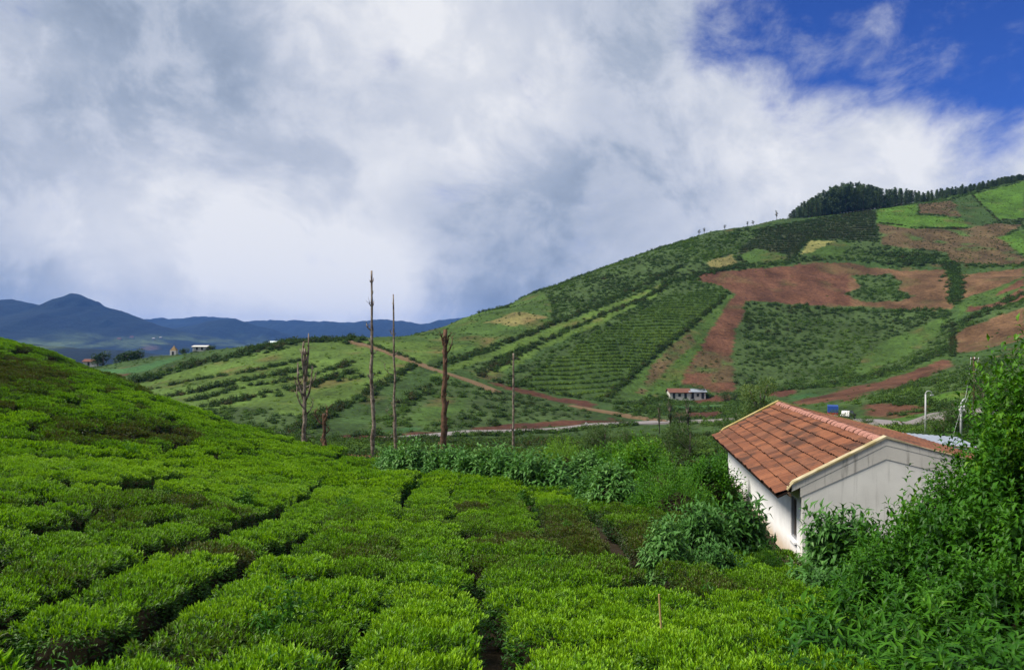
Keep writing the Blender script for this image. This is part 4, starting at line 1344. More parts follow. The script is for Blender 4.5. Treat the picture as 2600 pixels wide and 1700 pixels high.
# right slope, seen edge-on: one mass of tiles
mbt = MB()
nC2 = 14; cl2 = math.hypot(UX-UR, ZR-ZX)/nC2
du = (UX-UR)/nC2; dzr = (ZR-ZX)/nC2
for c in range(nC2):
    for k in range(NAL):
        y0 = k*twd+.004; y1 = (k+1)*twd-.004; ua, ub = UR+c*du-du*.08, UR+(c+1)*du; za = ZR-c*dzr+.02; zb = ZR-(c+1)*dzr+.045+rr_.uniform(0, .012)
        ym = (y0+y1)/2
        mbt.add([(ua, y0, za), (ua, ym, za+.02), (ua, y1, za), (ub, y0, zb), (ub, ym, zb+.022), (ub, y1, zb), (ub, y0, zb-.045), (ub, y1, zb-.045)],
                [(0, 1, 4, 3), (1, 2, 5, 4), (3, 4, 5, 7, 6)])
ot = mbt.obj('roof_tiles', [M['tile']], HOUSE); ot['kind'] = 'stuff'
# ridge tiles
RM = MB()
for j in range(2):
    pass
rn = 32; rl = (LEN-.44)/rn
pts = [(-.17, -.065), (-.13, .0), (-.06, .05), (0, .062), (.06, .05), (.13, 0), (.17, -.065)]
V = []
for yv, s in ((0, 1.0), (rl*1.06, .86)):
    for a, b in pts: V.append((a*s, yv, b*s))
V2 = [(a*.93, -.001, b*.80-.02) for a, b in pts]
n7 = len(pts)
RM.add(V, [(i, i+1, n7+i+1, n7+i)[::-1] for i in range(n7-1)], 0)
RM.add([V[i] for i in range(n7)]+V2, [(i, i+1, n7+i+1, n7+i) for i in range(n7-1)], 1)
rme = RM.mesh('ridge_tile', [M['ridge'], M['tile_edge']])
for k in range(rn):
    o = link('ridge_tile', rme, ROOF, (UR+rr_.uniform(-.012, .012), .22+k*rl, ZR+.055+rr_.uniform(-.006, .01)), (0, rr_.uniform(-.05, .05), rr_.uniform(-.02, .02)))

# tin-roofed lean-to behind the house
SH = empty('shed', HO+HU*7.6+HV*14.6); SH.rotation_euler = HOUSE.rotation_euler
tag(SH, 'low shed with pale tin roof behind the right end of the house', 'shed')
b = MB(); b.box((1.3, 1.2, .55), (1.3, 1.1, .75)); b.obj('wall', [M['gable']], SH)
b = MB(); n = 40; V = []; Fs = []
for i in range(n+1):
    xx = -0.3+3.4*i/n; zz_ = 1.58-0.07*xx+0.012*math.sin(i*math.pi/1.5)
    V += [(xx, -.2, zz_), (xx, 2.7, zz_+.24), (xx, -.2, zz_-.012), (xx, 2.7, zz_+.228)]
for i in range(n):
    a = i*4; Fs += [(a, a+4, a+5, a+1), (a+2, a+3, a+7, a+6), (a, a+2, a+6, a+4)]
b.add(V, Fs); b.obj('roof', [M['tin']], SH)
b = MB(); b.tube([(-.35, -.1, 1.66), (3.1, -.12, 1.42)], .04, 6); b.obj('roof_beam', [M['wood']], SH)

# ------------------------------------------------------------------ shrubs


def shrub_mesh(name, seed, rx, h, n_twig, per, L, W, mat, droop=0.3, down=0.0, fold=0.2, lump=0.22, core=0.62, base=0.12, young=False, simple=False):
    """leafy twigs standing out of a lumpy hull, round a closed dark dome of twigs added to stop see-through"""
    r = np.random.default_rng(seed); fo = Foliage()
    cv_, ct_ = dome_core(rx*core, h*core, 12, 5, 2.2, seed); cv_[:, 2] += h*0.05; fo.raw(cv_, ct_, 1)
    ph = r.random(8)*6.28
    d = rdir(n_twig, r); d[:, 2] = np.abs(d[:, 2])*1.05-0.10; d = unit(d)
    a = np.arctan2(d[:, 1], d[:, 0]); e = d[:, 2]
    k = 1+lump*(np.sin(2*a+ph[0])*np.cos(2.5*e+ph[1])+0.8*np.sin(4*a+ph[2]+3*e)+0.5*np.sin(7*a+5*e+ph[3]))*0.7
    depth = 0.72+0.34*r.random(n_twig)
    tip = d*(k*depth)[:, None]*np.array([rx, rx, h*(1-base)])+np.array([0, 0, h*base])
    tw = unit(d+np.array([0, 0, 0.35])+rdir(n_twig, r)*0.45)
    tl = (0.22+0.16*r.random(n_twig))*max(rx, h)*0.55+L*1.2
    tv = r.random(n_twig)
    for j in range(per):
        f = (j+0.6)/per
        P = tip-tw*(tl*(1-f))[:, None]
        P = P-np.array([0, 0, 1.0])*(down*0.3*(f**2)*tl)[:, None]
        az = 2.4*j+r.random(n_twig)*0.7
        sref = unit(np.cross(tw, np.array([0.3, 0.2, 1.0]))); tref = np.cross(tw, sref)
        side = sref*np.cos(az)[:, None]+tref*np.sin(az)[:, None]
        A = side*(0.95-0.45*f)+tw*(0.45+0.5*f)+np.array([0, 0, -down])
        Ls = L*(0.7+0.5*r.random(n_twig))*(1.05-0.35*f)
        V, T, kk = leaves(P, A, np.array([0, 0, 1.0])+tw*0.3+rdir(n_twig, r)*0.25, Ls, Ls*W, fold, droop, simple)
        fo.add(V, T, kk, np.clip(tv*0.5+r.random(n_twig)*0.3+0.28*f-0.05, 0, 1))
    return fo.mesh(name, [M[mat], M['twig']])


SHR = {  # kinds: foliage meshes at a nominal radius and height
    'grey': [shrub_mesh('grey_shrub_%d' % i, 500+i, 1.0, 1.9, 520, 8, 0.29, 0.42, 'greyshrub', 0.4, 0.35, 0.15) for i in range(3)],
    'green': [shrub_mesh('green_shrub_%d' % i, 520+i, 1.4, 2.3, 760, 8, 0.21, 0.48, 'shrub', 0.25, 0.1) for i in range(3)],
    'fine': [shrub_mesh('fine_shrub_%d' % i, 530+i, 1.3, 2.0, 1100, 8, 0.12, 0.30, 'shrub', 0.15, 0.0) for i in range(2)],
    'thicket': [shrub_mesh('thicket_shrub_%d' % i, 540+i, 1.0, 2.0, 620, 8, 0.175, 0.50, 'shrub', 0.35, 0.25, 0.2, 0.28) for i in range(4)],
    'tallthicket': [shrub_mesh('tall_thicket_shrub_%d' % i, 550+i, 1.1, 3.6, 1050, 8, 0.18, 0.50, 'shrub', 0.35, 0.25, 0.2, 0.30) for i in range(3)],
    'lance': [shrub_mesh('lance_plant_%d' % i, 560+i, 0.55, 1.2, 130, 8, 0.25, 0.27, 'shrub', 0.45, 0.3, 0.22, 0.2, 0.45) for i in range(3)],
}
DIM = {'grey': (1.0, 1.9), 'green': (1.4, 2.3), 'fine': (1.3, 2.0), 'thicket': (1.0, 2.0), 'tallthicket': (1.1, 3.6), 'lance': (.55, 1.2)}
SST = [stem_mesh('shrub_stem_%d' % i, 600+i, 7, 1.0, 0.6, 0.03, M['bark']) for i in range(2)]
rs = random.Random(12)


def shrub(px, D, width, height, kind, label, cat='shrub', group=None, tint=0.5, name='shrub', sink=0.08, top=None):
    p = drop(px, D)
    if top is not None:                     # height from the row its crown reaches
        height = max(0.4, -(top-HY)/F*D-p.z)
    if kind == 'thicket' and height > 2.7: kind = 'tallthicket'
    e = empty(name, (p.x, p.y, p.z-sink), rs.random()*6.28)
    r0, h0 = DIM[kind]; kz = height/h0; kx = width/2/r0
    kx = min(max(kx, kz*0.75), kz*1.6)
    o = link('foliage', rs.choice(SHR[kind]), e, scale=(kx, kx*(0.9+.2*rs.random()), kz*1.02))
    o['tint'] = tint
    s = link('stem', rs.choice(SST), e, scale=(width/2.4, width/2.4, height*0.55))
    tag(e, label, cat, group)
    return e


GM = 'shrubs along the far edge of the tea'
for px, D, wd, top, kind, tn_, lab in [
        (985, 39.5, 1.7, 1142, 'grey', .55, 'grey-green leafy shrub at the left end of the shrub belt'),
        (1045, 38, 2.0, 1126, 'grey', .62, 'grey-green shrub in front of the thick brown dead trunk'),
        (1110, 37.5, 1.9, 1140, 'grey', .50, 'grey-green shrub below the thick brown dead trunk'),
        (1165, 36, 2.0, 1142, 'grey', .45, 'dark grey-green shrub right of the thick brown dead trunk'),
        (1225, 34.5, 2.0, 1136, 'grey', .6, 'silvery large-leaved shrub left of the lone thin pole'),
        (1290, 33.5, 2.1, 1148, 'grey', .48, 'grey-green shrub below the lone thin pole'),
        (1355, 32.5, 2.2, 1150, 'grey', .55, 'large-leaved shrub left of the bright round bush'),
        (1425, 37.0, 2.3, 1118, 'fine', .85, 'bright green round bush in the middle of the shrub belt'),
        (1420, 32.0, 2.0, 1170, 'grey', .5, 'grey-green shrub in front of the bright round bush'),
        (1490, 33.0, 1.8, 1150, 'grey', .66, 'pale silvery shrub right of the bright round bush'),
        (1555, 27.5, 1.9, 1172, 'grey', .62, 'shrub with drooping silvery leaves above the tea edge'),
        (1500, 29.0, 1.5, 1208, 'grey', .4, 'low dark shrub with hanging leaves at the tea edge'),
        (1625, 33.0, 3.0, 1122, 'green', .62, 'large fresh green bush left of the tiled roof'),
        (1560, 36.0, 2.4, 1136, 'green', .5, 'green bush behind the drooping silvery shrub'),
        (1690, 29.0, 2.6, 1160, 'fine', .5, 'feathery dark green bush below the dense tree'),
        (1720, 24.5, 2.5, 1200, 'fine', .55, 'feathery green bush at the right end of the tea'),
        (1800, 28.0, 2.2, 1176, 'green', .4, 'dark green bush beside the back corner of the white wall'),
        (1640, 25.5, 1.8, 1240, 'green', .35, 'low dark bush at the edge of the tea'),
        (1830, 33.5, 2.0, 1160, 'green', .42, 'dark bush tucked under the far eave of the house')]:
    shrub(px, D, wd*1.12, None, kind, lab, group=GM, tint=tn_+.14, top=top-12)
GH = 'shrubs beside the white house'
for px, D, wd, top, kind, tn_, lab in [
        (1775, 18.3, 1.5, 1268, 'grey', .55, 'leafy shrub with pale flower heads left of the white wall'),
        (1865, 18.6, 1.6, 1252, 'grey', .42, 'tall dark leafy shrub against the white side wall'),
        (1915, 18.8, 1.1, 1320, 'grey', .35, 'dark leafy shrub at the foot of the white side wall'),
        (1690, 17.0, 1.0, 1300, 'grey', .75, 'pale green shrub at the left of the house shrubs'),
        (1950, 17.3, 0.8, 1385, 'fine', .25, 'small dark bush by the corner of the white wall'),
        (1820, 16.6, 1.1, 1370, 'grey', .38, 'low leafy shrub in front of the house shrubs'),
        (2128, 15.2, 1.0, 1280, 'grey', .6, 'large-leaved shrub leaning over the house window'),
        (2160, 14.9, 1.5, 1290, 'grey', .5, 'grey-green large-leaved shrub below the grey gable'),
        (2110, 13.6, 1.0, 1432, 'grey', .42, 'large-leaved shrub below the house window')]:
    shrub(px, D, wd, None, kind, lab, group=GH, tint=tn_, top=top)
GT = 'dense thicket on the right'
for px, D, wd, top, kind, tn_, lab in [  # deeper shrubs have lower tints: shade put into their leaf colour
        (2240, 14.2, 1.4, 1318, 'thicket', .55, 'green thicket shrub at the lower edge of the grey gable'),
        (2325, 14.0, 1.4, 1250, 'thicket', .62, 'thicket shrub whose top twig sticks up before the gable'),
        (2400, 13.8, 1.5, 1200, 'thicket', .55, 'thicket shrub hiding the right corner of the gable'),
        (2475, 13.4, 1.6, 1140, 'thicket', .45, 'dark thicket shrub below the end of the tin roof'),
        (2515, 14.2, 1.5, 1050, 'thicket', .5, 'thicket shrub beside the bent grey pole'),
        (2570, 13.0, 1.8, 960, 'thicket', .6, 'tall bright thicket shrub near the right edge'),
        (2640, 12.6, 2.0, 868, 'thicket', .7, 'tallest thicket shrub cut by the right edge'),
        (2570, 12.2, 1.7, 1120, 'thicket', .42, 'dark thicket shrub halfway down the right edge'),
        (2290, 12.2, 1.5, 1330, 'thicket', .4, 'dark thicket shrub in the middle of the lower thicket'),
        (2400, 11.8, 1.6, 1270, 'thicket', .36, 'dark shaded thicket shrub under the tall ones'),
        (2505, 11.2, 1.6, 1260, 'thicket', .45, 'thicket shrub with pale leaf undersides near the right edge'),
        (2600, 10.8, 1.5, 1250, 'thicket', .5, 'thicket shrub low on the right edge'),
        (2190, 12.0, 1.2, 1420, 'thicket', .5, 'low thicket shrub above the hanging-leaf plants'),
        (2340, 10.6, 1.3, 1440, 'thicket', .38, 'low dark thicket shrub right of the grey shrubs'),
        (2470, 9.8, 1.3, 1420, 'thicket', .48, 'low thicket shrub above the corner plants'),
        (2580, 9.4, 1.3, 1390, 'thicket', .5, 'low leafy thicket shrub at the right border')]:
    shrub(px, D, wd, None, kind, lab, group=GT, tint=tn_, top=top, name='thicket_shrub')
GL = 'long-leaved plants in the bottom right corner'
k_ = 0
for D, row in [(9.2, [(2060, 1490), (2150, 1470), (2260, 1480), (2370, 1500), (2480, 1470), (2590, 1460)]),
               (8.0, [(2090, 1540), (2210, 1545), (2330, 1520), (2440, 1535), (2560, 1520)]),
               (7.0, [(2060, 1620), (2180, 1610), (2300, 1600), (2420, 1590), (2540, 1600), (2620, 1560)]),
               (6.2, [(2150, 1690), (2280, 1670), (2410, 1660), (2540, 1660)])]:
    for i, (px, top) in enumerate(row):
        rown = {9.2: 'back', 8.0: 'second', 7.0: 'third', 6.2: 'front'}[D]
        shrub(px, D+rs.uniform(-.2, .2), 0.95+.25*rs.random(), None, 'lance',
              'plant with long hanging leaves, %s from left in the %s row of the corner' % (ORD[i], rown), 'plant', GL, rs.uniform(.28, .62), 'long_leaved_plant', top=top+rs.uniform(-12, 12)+(25 if D < 8.5 else 5))
GW = 'weeds standing up among the tea'
for i, (px, D, top, wd, lab) in enumerate([
        (165, 6.7, 1655, .62, 'broad-leaved weed at the bottom left corner'), (700, 7.2, 1600, .75, 'leafy weed patch in the tea near the bottom edge'),
        (770, 7.0, 1640, .6, 'weed beside the leafy patch near the bottom edge'), (715, 9.6, 1440, .45, 'single long-leaved weed in the left furrow'),
        (1085, 14.5, 1352, .7, 'bluish weed tuft beside the brown tea patch'), (1390, 14.8, 1366, .6, 'bluish weed tuft before the brown tea patch'),
        (1440, 20.5, 1290, .7, 'weed tuft in the tea below the shrub belt'), (560, 14.5, 1352, .8, 'weed tuft in the left tea slope'),
        (880, 24, 1222, 1.2, 'weed clump near the top of the middle tea'), (980, 26, 1215, 1.1, 'weed clump below the left end of the shrub belt'),
        (620, 22, 1208, .9, 'weed clump on the upper left slope'), (330, 30, 1092, 1.0, 'weed clump high on the left slope'),
        (1120, 12, 1410, .8, 'weed tuft in the middle of the tea'), (1730, 9.2, 1590, .5, 'weed left of the corner plants'),
        (1660, 8.2, 1625, .45, 'small weed left of the corner plants near the stake'), (1960, 11.5, 1470, .6, 'weed below the small bush by the wall'),
        (1800, 13.4, 1432, .7, 'weed in the dark tea before the house'), (230, 15, 1318, .5, 'weed at the left of the near slope'),
        (1320, 27, 1216, .9, 'weed tuft at the far edge of the tea'), (90, 9.5, 1500, .45, 'weed at the far left of the near slope')]):
    shrub(px, D, wd*.62, None, 'lance', lab, 'weed', GW, rs.uniform(.4, .6), 'weed', top=top+(40 if D < 15 else 26))
# a stake left in the tea
p = drop(1680, 9.4); sth = -(1508-HY)/F*9.4-p.z; st = MB(); st.tube([(0, 0, -.2), (.01, 0, .5), (-.03, .01, sth)], [.016, .015, .012], 7)
o = st.obj('stake', [flat_mat('dry_cane', (.36, .25, .11), .8, .2, .3, 6)], None, loc=tuple(p)); tag(o, 'thin dry cane stake standing in the dark tea', 'stake')

# ------------------------------------------------------------------ dead trunks


def wob(p0, p1, n, amp, r):
    out = []
    for i in range(n+1):
        f = i/n; q = p0.lerp(p1, f)
        a = amp*math.sin(math.pi*min(1, f*1.2+.05))
        out.append(q+Vector((r.uniform(-a, a), r.uniform(-a, a), 0)))
    return out


def dead_tree(px, D, top, r0, r1, mat, label, branches=(), lean=0.0, seed=1, stubs=6, amp=0.05):
    p = drop(px, D); r = random.Random(seed)
    h = -(top-HY)/F*D-p.z
    e = empty('dead_tree', (p.x, p.y, p.z-.1))
    tag(e, label, 'dead tree', 'bare dead trunks in the valley')
    n = 16
    pts = wob(Vector((0, 0, 0)), Vector((lean, 0, h)), n, amp, r)
    m = MB(); m.tube(pts, [(r0*(1-i/n)+r1*i/n)*(1+r.uniform(-.12, .16))*(1.35 if i == 0 else 1) for i in range(n+1)], 9); m.obj('trunk', [mat], e, True)
    for i in range(stubs):
        f = r.uniform(.15, .97); q = pts[int(f*n)]; a = r.random()*6.28; L = r.uniform(.12, .4)
        b = MB(); b.tube([q, q+Vector((math.cos(a)*L*.6, math.sin(a)*L*.6, L*.35)), q+Vector((math.cos(a)*L*.8, math.sin(a)*L*.8, L))], [r1*.9, r1*.6, r1*.3], 5); b.obj('stub', [mat], e, True)
    for f, dx, dz, rad in branches:
        q = pts[int(f*n)]; b = MB()
        P = [q, q+Vector((dx*.6, r.uniform(-.1, .1), dz*.25)), q+Vector((dx*.95, r.uniform(-.2, .2), dz*.6)), q+Vector((dx, r.uniform(-.2, .2), dz))]
        b.tube(P, [rad, rad*.8, rad*.6, rad*.35], 7)
        for k in range(5):
            s = P[1].lerp(P[3], r.random()); a = r.random()*6.28; L = r.uniform(.15, .5)
            b.tube([s, s+Vector((math.cos(a)*L*.7, math.sin(a)*L*.7, L*.7))], [rad*.4, rad*.15], 5)
        b.obj('branch', [mat], e, True)
    return e


dead_tree(772, 52, 880, .17, .07, M['bark'], 'many-stemmed dead tree, leftmost of the bare trunks',
          [(.55, -.45, 2.6, .10), (.5, .50, 2.4, .09), (.72, .22, 3.2, .10), (.78, -.12, 2.2, .09), (.62, -.62, 1.2, .06), (.66, .75, 1.1, .06), (.45, -.5, 1.5, .06), (.4, .55, 1.2, .05)], 0.05, 3, 26)
dead_tree(826, 50, 1045, .15, .10, M['bark_red'], 'short forked dead trunk beside the many-stemmed one', [(.8, -.55, .9, .07), (.85, .18, .9, .08), (.6, .3, .5, .05)], -.1, 5, 3, .08)
dead_tree(948, 52, 683, .15, .055, M['bark'], 'tallest bare trunk rising against the clouds', [(.72, -.35, .5, .05), (.86, -.16, .3, .04)], -.12, 8, 24, .10)
dead_tree(1004, 55, 743, .11, .045, M['bark'], 'slender bare trunk right of the tallest one', [(.55, -.75, .9, .035), (.3, -.65, .6, .03), (.78, -.25, .35, .03)], -.15, 11, 16, .06)
dead_tree(1126, 52, 832, .21, .13, M['bark_red'], 'thick brown dead trunk wrapped in old vine', [(.82, .5, 1.2, .06), (.9, -.22, .8, .08), (.92, .2, .7, .08)], .12, 13, 34, .08)
dead_tree(1303, 60, 893, .10, .06, M['bark'], 'lone thin bare pole of a trunk at the right', [], .02, 17, 3, .03)

# ------------------------------------------------------------------ trees


def tree_meshes(seed, h, rad, n_leaf, leaf, mat, tr=1.0, lobes=9, low=0.25):
    r = np.random.default_rng(seed); rr = random.Random(seed); m = MB()
    m.tube([(0, 0, -.2), (.03*h*.2, .02*h*.2, h*.35), (0, .03*h, h*.8)], [h*.03*tr, h*.022*tr, h*.008*tr], 7)
    fo = Foliage(); cents = []
    for i in range(lobes):
        a = rr.random()*6.28; z = h*(low+(.95-low)*((i+.5)/lobes)); q = rad*math.sqrt(max(.08, 1-((z/h-.5)/.58)**2))*rr.uniform(.25, .75)
        c = Vector((q*math.cos(a), q*math.sin(a), z)); cents.append(c)
        m.tube([(0, 0, z*.55), c.lerp(Vector((0, 0, z*.6)), .4), c], [h*.012, h*.008, h*.004], 5)
    per = n_leaf//lobes
    for c in cents:
        d = rdir(per, r); rr_l = rad*rr.uniform(.32, .55)
        P = np.array(c)+d*(rr_l*(0.35+0.65*r.random(per)**.5))[:, None]*np.array([1, 1, .72])
        V, T, k = leaves(P, d+rdir(per, r)*.8, np.array([0, 0, 1.])+rdir(per, r)*.6, leaf*(.6+.7*r.random(per)), leaf*.45, .1, .15, True)
        fo.add(V, T, k, np.clip(r.random(per)*.6+rr.random()*.4, 0, 1))
    return m.mesh('trunk', [M['bark']], True), fo.mesh('crown', [M[mat]])


TK = {'broad': tree_meshes(701, 6, 2.7, 5200, .20, 'treeleaf', lobes=13), 'bush': tree_meshes(702, 3.6, 1.9, 4200, .15, 'treeleaf', lobes=10, low=.15),
      'feather': tree_meshes(703, 6, 1.3, 1500, .20, 'treeleaf', tr=.45, lobes=11, low=.3), 'round': tree_meshes(704, 3.0, 1.9, 4000, .15, 'treeleaf', lobes=10, low=.12),
      'slim': tree_meshes(705, 6, .55, 520, .20, 'treeleaf', tr=.4, lobes=8, low=.4), 'tiny': tree_meshes(706, 4, 1.6, 700, .40, 'treeleaf', lobes=7, low=.3)}
TD = {'broad': (6, 2.7), 'bush': (3.6, 1.9), 'feather': (6, 1.3), 'round': (3.0, 1.9), 'slim': (6, .55), 'tiny': (4, 1.6)}


def tree(px, D, top, width, kind, label, tint=.5, group=None, name='tree', cat='tree', height=None):
    p = drop(px, D); h = height or max(.6, -(top-HY)/F*D-p.z)
    e = empty(name, (p.x, p.y, p.z-.05), rs.random()*6.28)
    h0, r0 = TD[kind]; s = (width/2/r0, width/2/r0, h/h0)
    link('trunk', TK[kind][0], e, scale=s); c = link('crown', TK[kind][1], e, scale=s); c['tint'] = tint
    tag(e, label, cat, group)
    return e


GV = 'trees in the valley bottom'
tree(1935, 84, 962, 6.0, 'broad', 'yellowish green tree rising behind the tiled roof', .68, GV)
tree(1885, 88, 1032, 4.2, 'round', 'dark bushy tree beside the yellowish tree behind the roof', .42, GV)
tree(1850, 66, 1062, 3.0, 'round', 'dark round tree above the far eave of the roof', .40, GV)
tree(1752, 52, 1072, 3.4, 'bush', 'dense olive green tree left of the tiled roof', .55, GV)
tree(1700, 58, 1100, 2.6, 'round', 'dark low tree left of the dense olive tree', .35, GV)
tree(1535, 64, 1074, 3.6, 'bush', 'light green bushy tree above the shrub belt', .6, GV)
tree(1590, 74, 1088, 3.0, 'round', 'brownish tree right of the light green bushy tree', .48, GV)
tree(1702, 118, 1000, 1.5, 'slim', 'slim pole-like tree left of the white cottage', .45, GV)
tree(1747, 112, 1004, 1.5, 'slim', 'slim pole-like tree in front of the white cottage', .45, GV)
tree(1674, 124, 1018, 1.4, 'slim', 'slim pole-like tree by the end of the dirt track', .45, GV)
tree(1725, 128, 1042, 5.0, 'round', 'dark tree clump beside the terraces', .25, GV)
tree(1775, 213, 975, 5.5, 'round', 'pale tree leaning over the white cottage', .5, GV)
tree(1840, 205, 990, 4, 'round', 'small dark tree right of the white cottage', .3, GV)
tree(1868, 202, 994, 3.5, 'round', 'small dark tree second to the right of the cottage', .3, GV)
tree(2140, 80, 1043, 3.2, 'round', 'round green bush at the road bend', .5, GV, 'bush', 'bush')
tree(2195, 76, 1057, 2.8, 'round', 'lower round bush right of it at the road bend', .42, GV, 'bush', 'bush')
tree(2395, 62, 1030, 4.2, 'bush', 'bushy green tree between the two grey poles', .5, GV)
tree(2440, 66, 1015, 3.6, 'bush', 'dark bushy tree behind the bent grey pole', .3, GV)
tree(2320, 60, 1092, 2.6, 'round', 'dark bush at the foot of the lamp post', .3, GV, 'bush', 'bush')
tree(2500, 70, 940, 5, 'bush', 'tall tree behind the thicket by the dark wooden pole', .45, GV)
GC = 'trees along the left crest'
for i, (px, w_, top) in enumerate([(248, 4, 899), (262, 5, 893), (308, 5, 897), (325, 6, 893), (343, 6, 891), (356, 4.5, 887)]):
    tree(px, 250, top, w_, 'tiny', 'small dark tree, %s from left on the low left crest' % ORD[i], .25, GC)
for i, (px, w_, top) in enumerate([(470, 4, 884), (533, 4, 876), (500, 3, 890)]):
    tree(px, 244, top, w_, 'tiny', ['dark bush between the shrine and the white long house', 'dark tree at the right end of the white long house', 'small bush before the white long house'][i], .25, GC)
GR = 'lone trees on the ridge'
for i, (px, D, top) in enumerate([(1788, 404, 596), (1775, 403, 597), (1898, 416, 572), (1912, 418, 571), (1972, 424, 540), (1840, 408, 588)]):
    tree(px, D, top, 1.6, 'slim', 'thin tree on the ridge line, %s from left' % ORD[[1, 0, 3, 4, 5, 2][i]], .3, GR, height=3.0+((1972 == px)*2.5))

# pines on the ridge


def pine_mesh(seed):
    r = np.random.default_rng(seed); rr = random.Random(seed); m = MB(); fo = Foliage()
    m.tube([(0, 0, -1), (0, 0, 7), (0.05, 0, 13.6)], [.22, .16, .04], 6)
    z = 1.0
    while z < 13.6:
        f = max(0, (z-3.4)/10.4); nb = 5
        for k in range(nb):
            a = rr.random()*6.28; L = (2.5*(1-f)**.8+.35)*rr.uniform(.65, 1.15); n = 14
            t = r.random(n)
            P = np.stack([np.cos(a)*L*t, np.sin(a)*L*t, z+.25*L*t-.15*L*t*t+r.normal(size=n)*.12], 1)+r.normal(size=(n, 3))*.16
            A = np.array([math.cos(a), math.sin(a), .35])+rdir(n, r)*.8
            V, T, kk = leaves(P, A, np.array([0, 0, 1.])+rdir(n, r)*.5, .75*(.7+.6*r.random(n)), .34, .1, .1, True)
            fo.add(V, T, kk, r.random(n))
        z += .62
    return m.mesh('trunk', [M['bark_red']]), fo.mesh('crown', [M['pine']])


PM = [pine_mesh(800+i) for i in range(4)]
topline = np.array([(2000, 545), (2012, 534), (2030, 520), (2055, 506), (2080, 492), (2100, 482), (2135, 468), (2165, 467), (2200, 469), (2230, 475), (2246, 484), (2262, 480), (2290, 478), (2320, 484),
                    (2345, 489), (2380, 481), (2420, 478), (2450, 470), (2500, 462), (2560, 452), (2600, 447), (2640, 440)], float)
rp = random.Random(9); pos = []
for row, (dd, step) in enumerate([(6, 11.5), (13, 10.5), (21, 10.5), (31, 12)]):
    px = 2006+row*3
    while px < 2625:
        pos.append((px+rp.uniform(-3, 3), np.interp(px, CREST[:, 0], CREST[:, 1])+dd+rp.uniform(-2.5, 2.5), row)); px += step*rp.uniform(.75, 1.3)
pos.sort()
rows_n = ['front', 'second', 'third', 'back']; cnt = [0]*4
for px, D, row in pos:
    p = drop(px, D); tl = np.interp(px, topline[:, 0], topline[:, 1])-5+abs(rp.gauss(0, 9))+(3-row)*1.2
    h = -(tl-HY)/F*D-p.z
    if h < 3.0: h = 3.0+rp.random()
    e = empty('pine_tree', (p.x, p.y, p.z), rp.random()*6.28)
    v = rp.randrange(4); s = h/14.0; sxy = max(.55, min(1.15, s*rp.uniform(.95, 1.25)))
    link('trunk', PM[v][0], e, scale=(sxy, sxy, s)); c = link('crown', PM[v][1], e, scale=(sxy, sxy, s)); c['tint'] = rp.uniform(.1, .8)
    cnt[row] += 1
    tag(e, 'dark pine on the ridge, %s from the left in the %s row' % (ORD[cnt[row]-1], rows_n[row]), 'pine', 'pines along the ridge')

# ------------------------------------------------------------------ poles, wires
M['steel'] = flat_mat('galvanised_steel', (.36, .37, .38), .55, .4, .25, 3)
p = drop(2350, 64); top_z = -(1000-HY)/F*64-p.z
e = empty('street_lamp', tuple(p)); tag(e, 'grey street lamp with a hooked arm beyond the roof', 'street lamp')
b = MB(); b.tube([(0, 0, -.3), (0, 0, top_z*.5), (0, 0, top_z)], [.085, .07, .055], 10); b.obj('pole', [M['steel']], e, True)
b = MB(); b.tube([(0, 0, .0), (0, 0, .18)], [.16, .13], 10); b.obj('base', [M['steel']], e)
b = MB(); b.tube([(0, 0, top_z)]+[(.26-.26*math.cos(t), 0, top_z+.26*math.sin(t)) for t in np.linspace(.2, 3.0, 9)], .035, 8); b.obj('arm', [M['steel']], e, True)
b = MB(); b.prism([(.42, -.07, top_z-.02), (.62, -.07, top_z-.02), (.66, -.07, top_z-.12), (.38, -.07, top_z-.12)], (0, .14, 0)); b.obj('lamp_head', [M['steel']], e)
p2 = drop(2440, 60); t2 = -(1030-HY)/F*60-p2.z
e = empty('utility_pole', tuple(p2)); tag(e, 'grey steel pole with a bent top before the thicket', 'utility pole')
b = MB(); b.tube([(0, 0, -.3), (0, 0, t2*.6), (0, 0, t2)], [.09, .08, .075], 10); b.obj('pole', [M['steel']], e, True)
b = MB(); b.tube([(0, 0, t2), (.03, 0, t2+.25), (.2, 0, t2+.5), (.34, 0, t2+.56)], [.07, .06, .05, .04], 8); b.obj('bent_top', [M['steel']], e, True)
for k, dz in enumerate((-.1, -.35)):
    b = MB(); b.box((.02, -.1, t2+dz), (.22, .03, .03)); b.obj('crossarm', [M['steel']], e)
    for s in (-.18, .18):
        b = MB(); b.tube([(s, -.1, t2+dz+.03), (s, -.1, t2+dz+.08), (s, -.1, t2+dz+.14)], [.03, .045, .02], 8); b.obj('insulator', [M['wall']], e)
b = MB(); a_ = Vector((.05, 0, t2-.1)); g0 = drop(2415, 59)-p2; b.tube([a_, g0], .012, 5); b.obj('stay_wire', [M['steel']], e)
p3 = drop(2473, 92); t3 = -(905-HY)/F*92-p3.z
e = empty('utility_pole', tuple(p3)); tag(e, 'dark wooden pole half hidden by the thicket', 'utility pole')
b = MB(); b.tube([(0, 0, -.3), (0.02, 0, t3*.5), (0, 0, t3)], [.14, .12, .10], 9); b.obj('pole', [M['bark_red']], e, True)
b = MB(); b.box((0, -.16, t3-.3), (.55, .05, .05)); b.obj('crossarm', [M['bark_red']], e)
for s in (-.45, 0, .45):
    b = MB(); b.tube([(s, -.16, t3-.25), (s, -.16, t3-.16), (s, -.16, t3-.08)], [.04, .055, .03], 8); b.obj('insulator', [M['wall']], e)
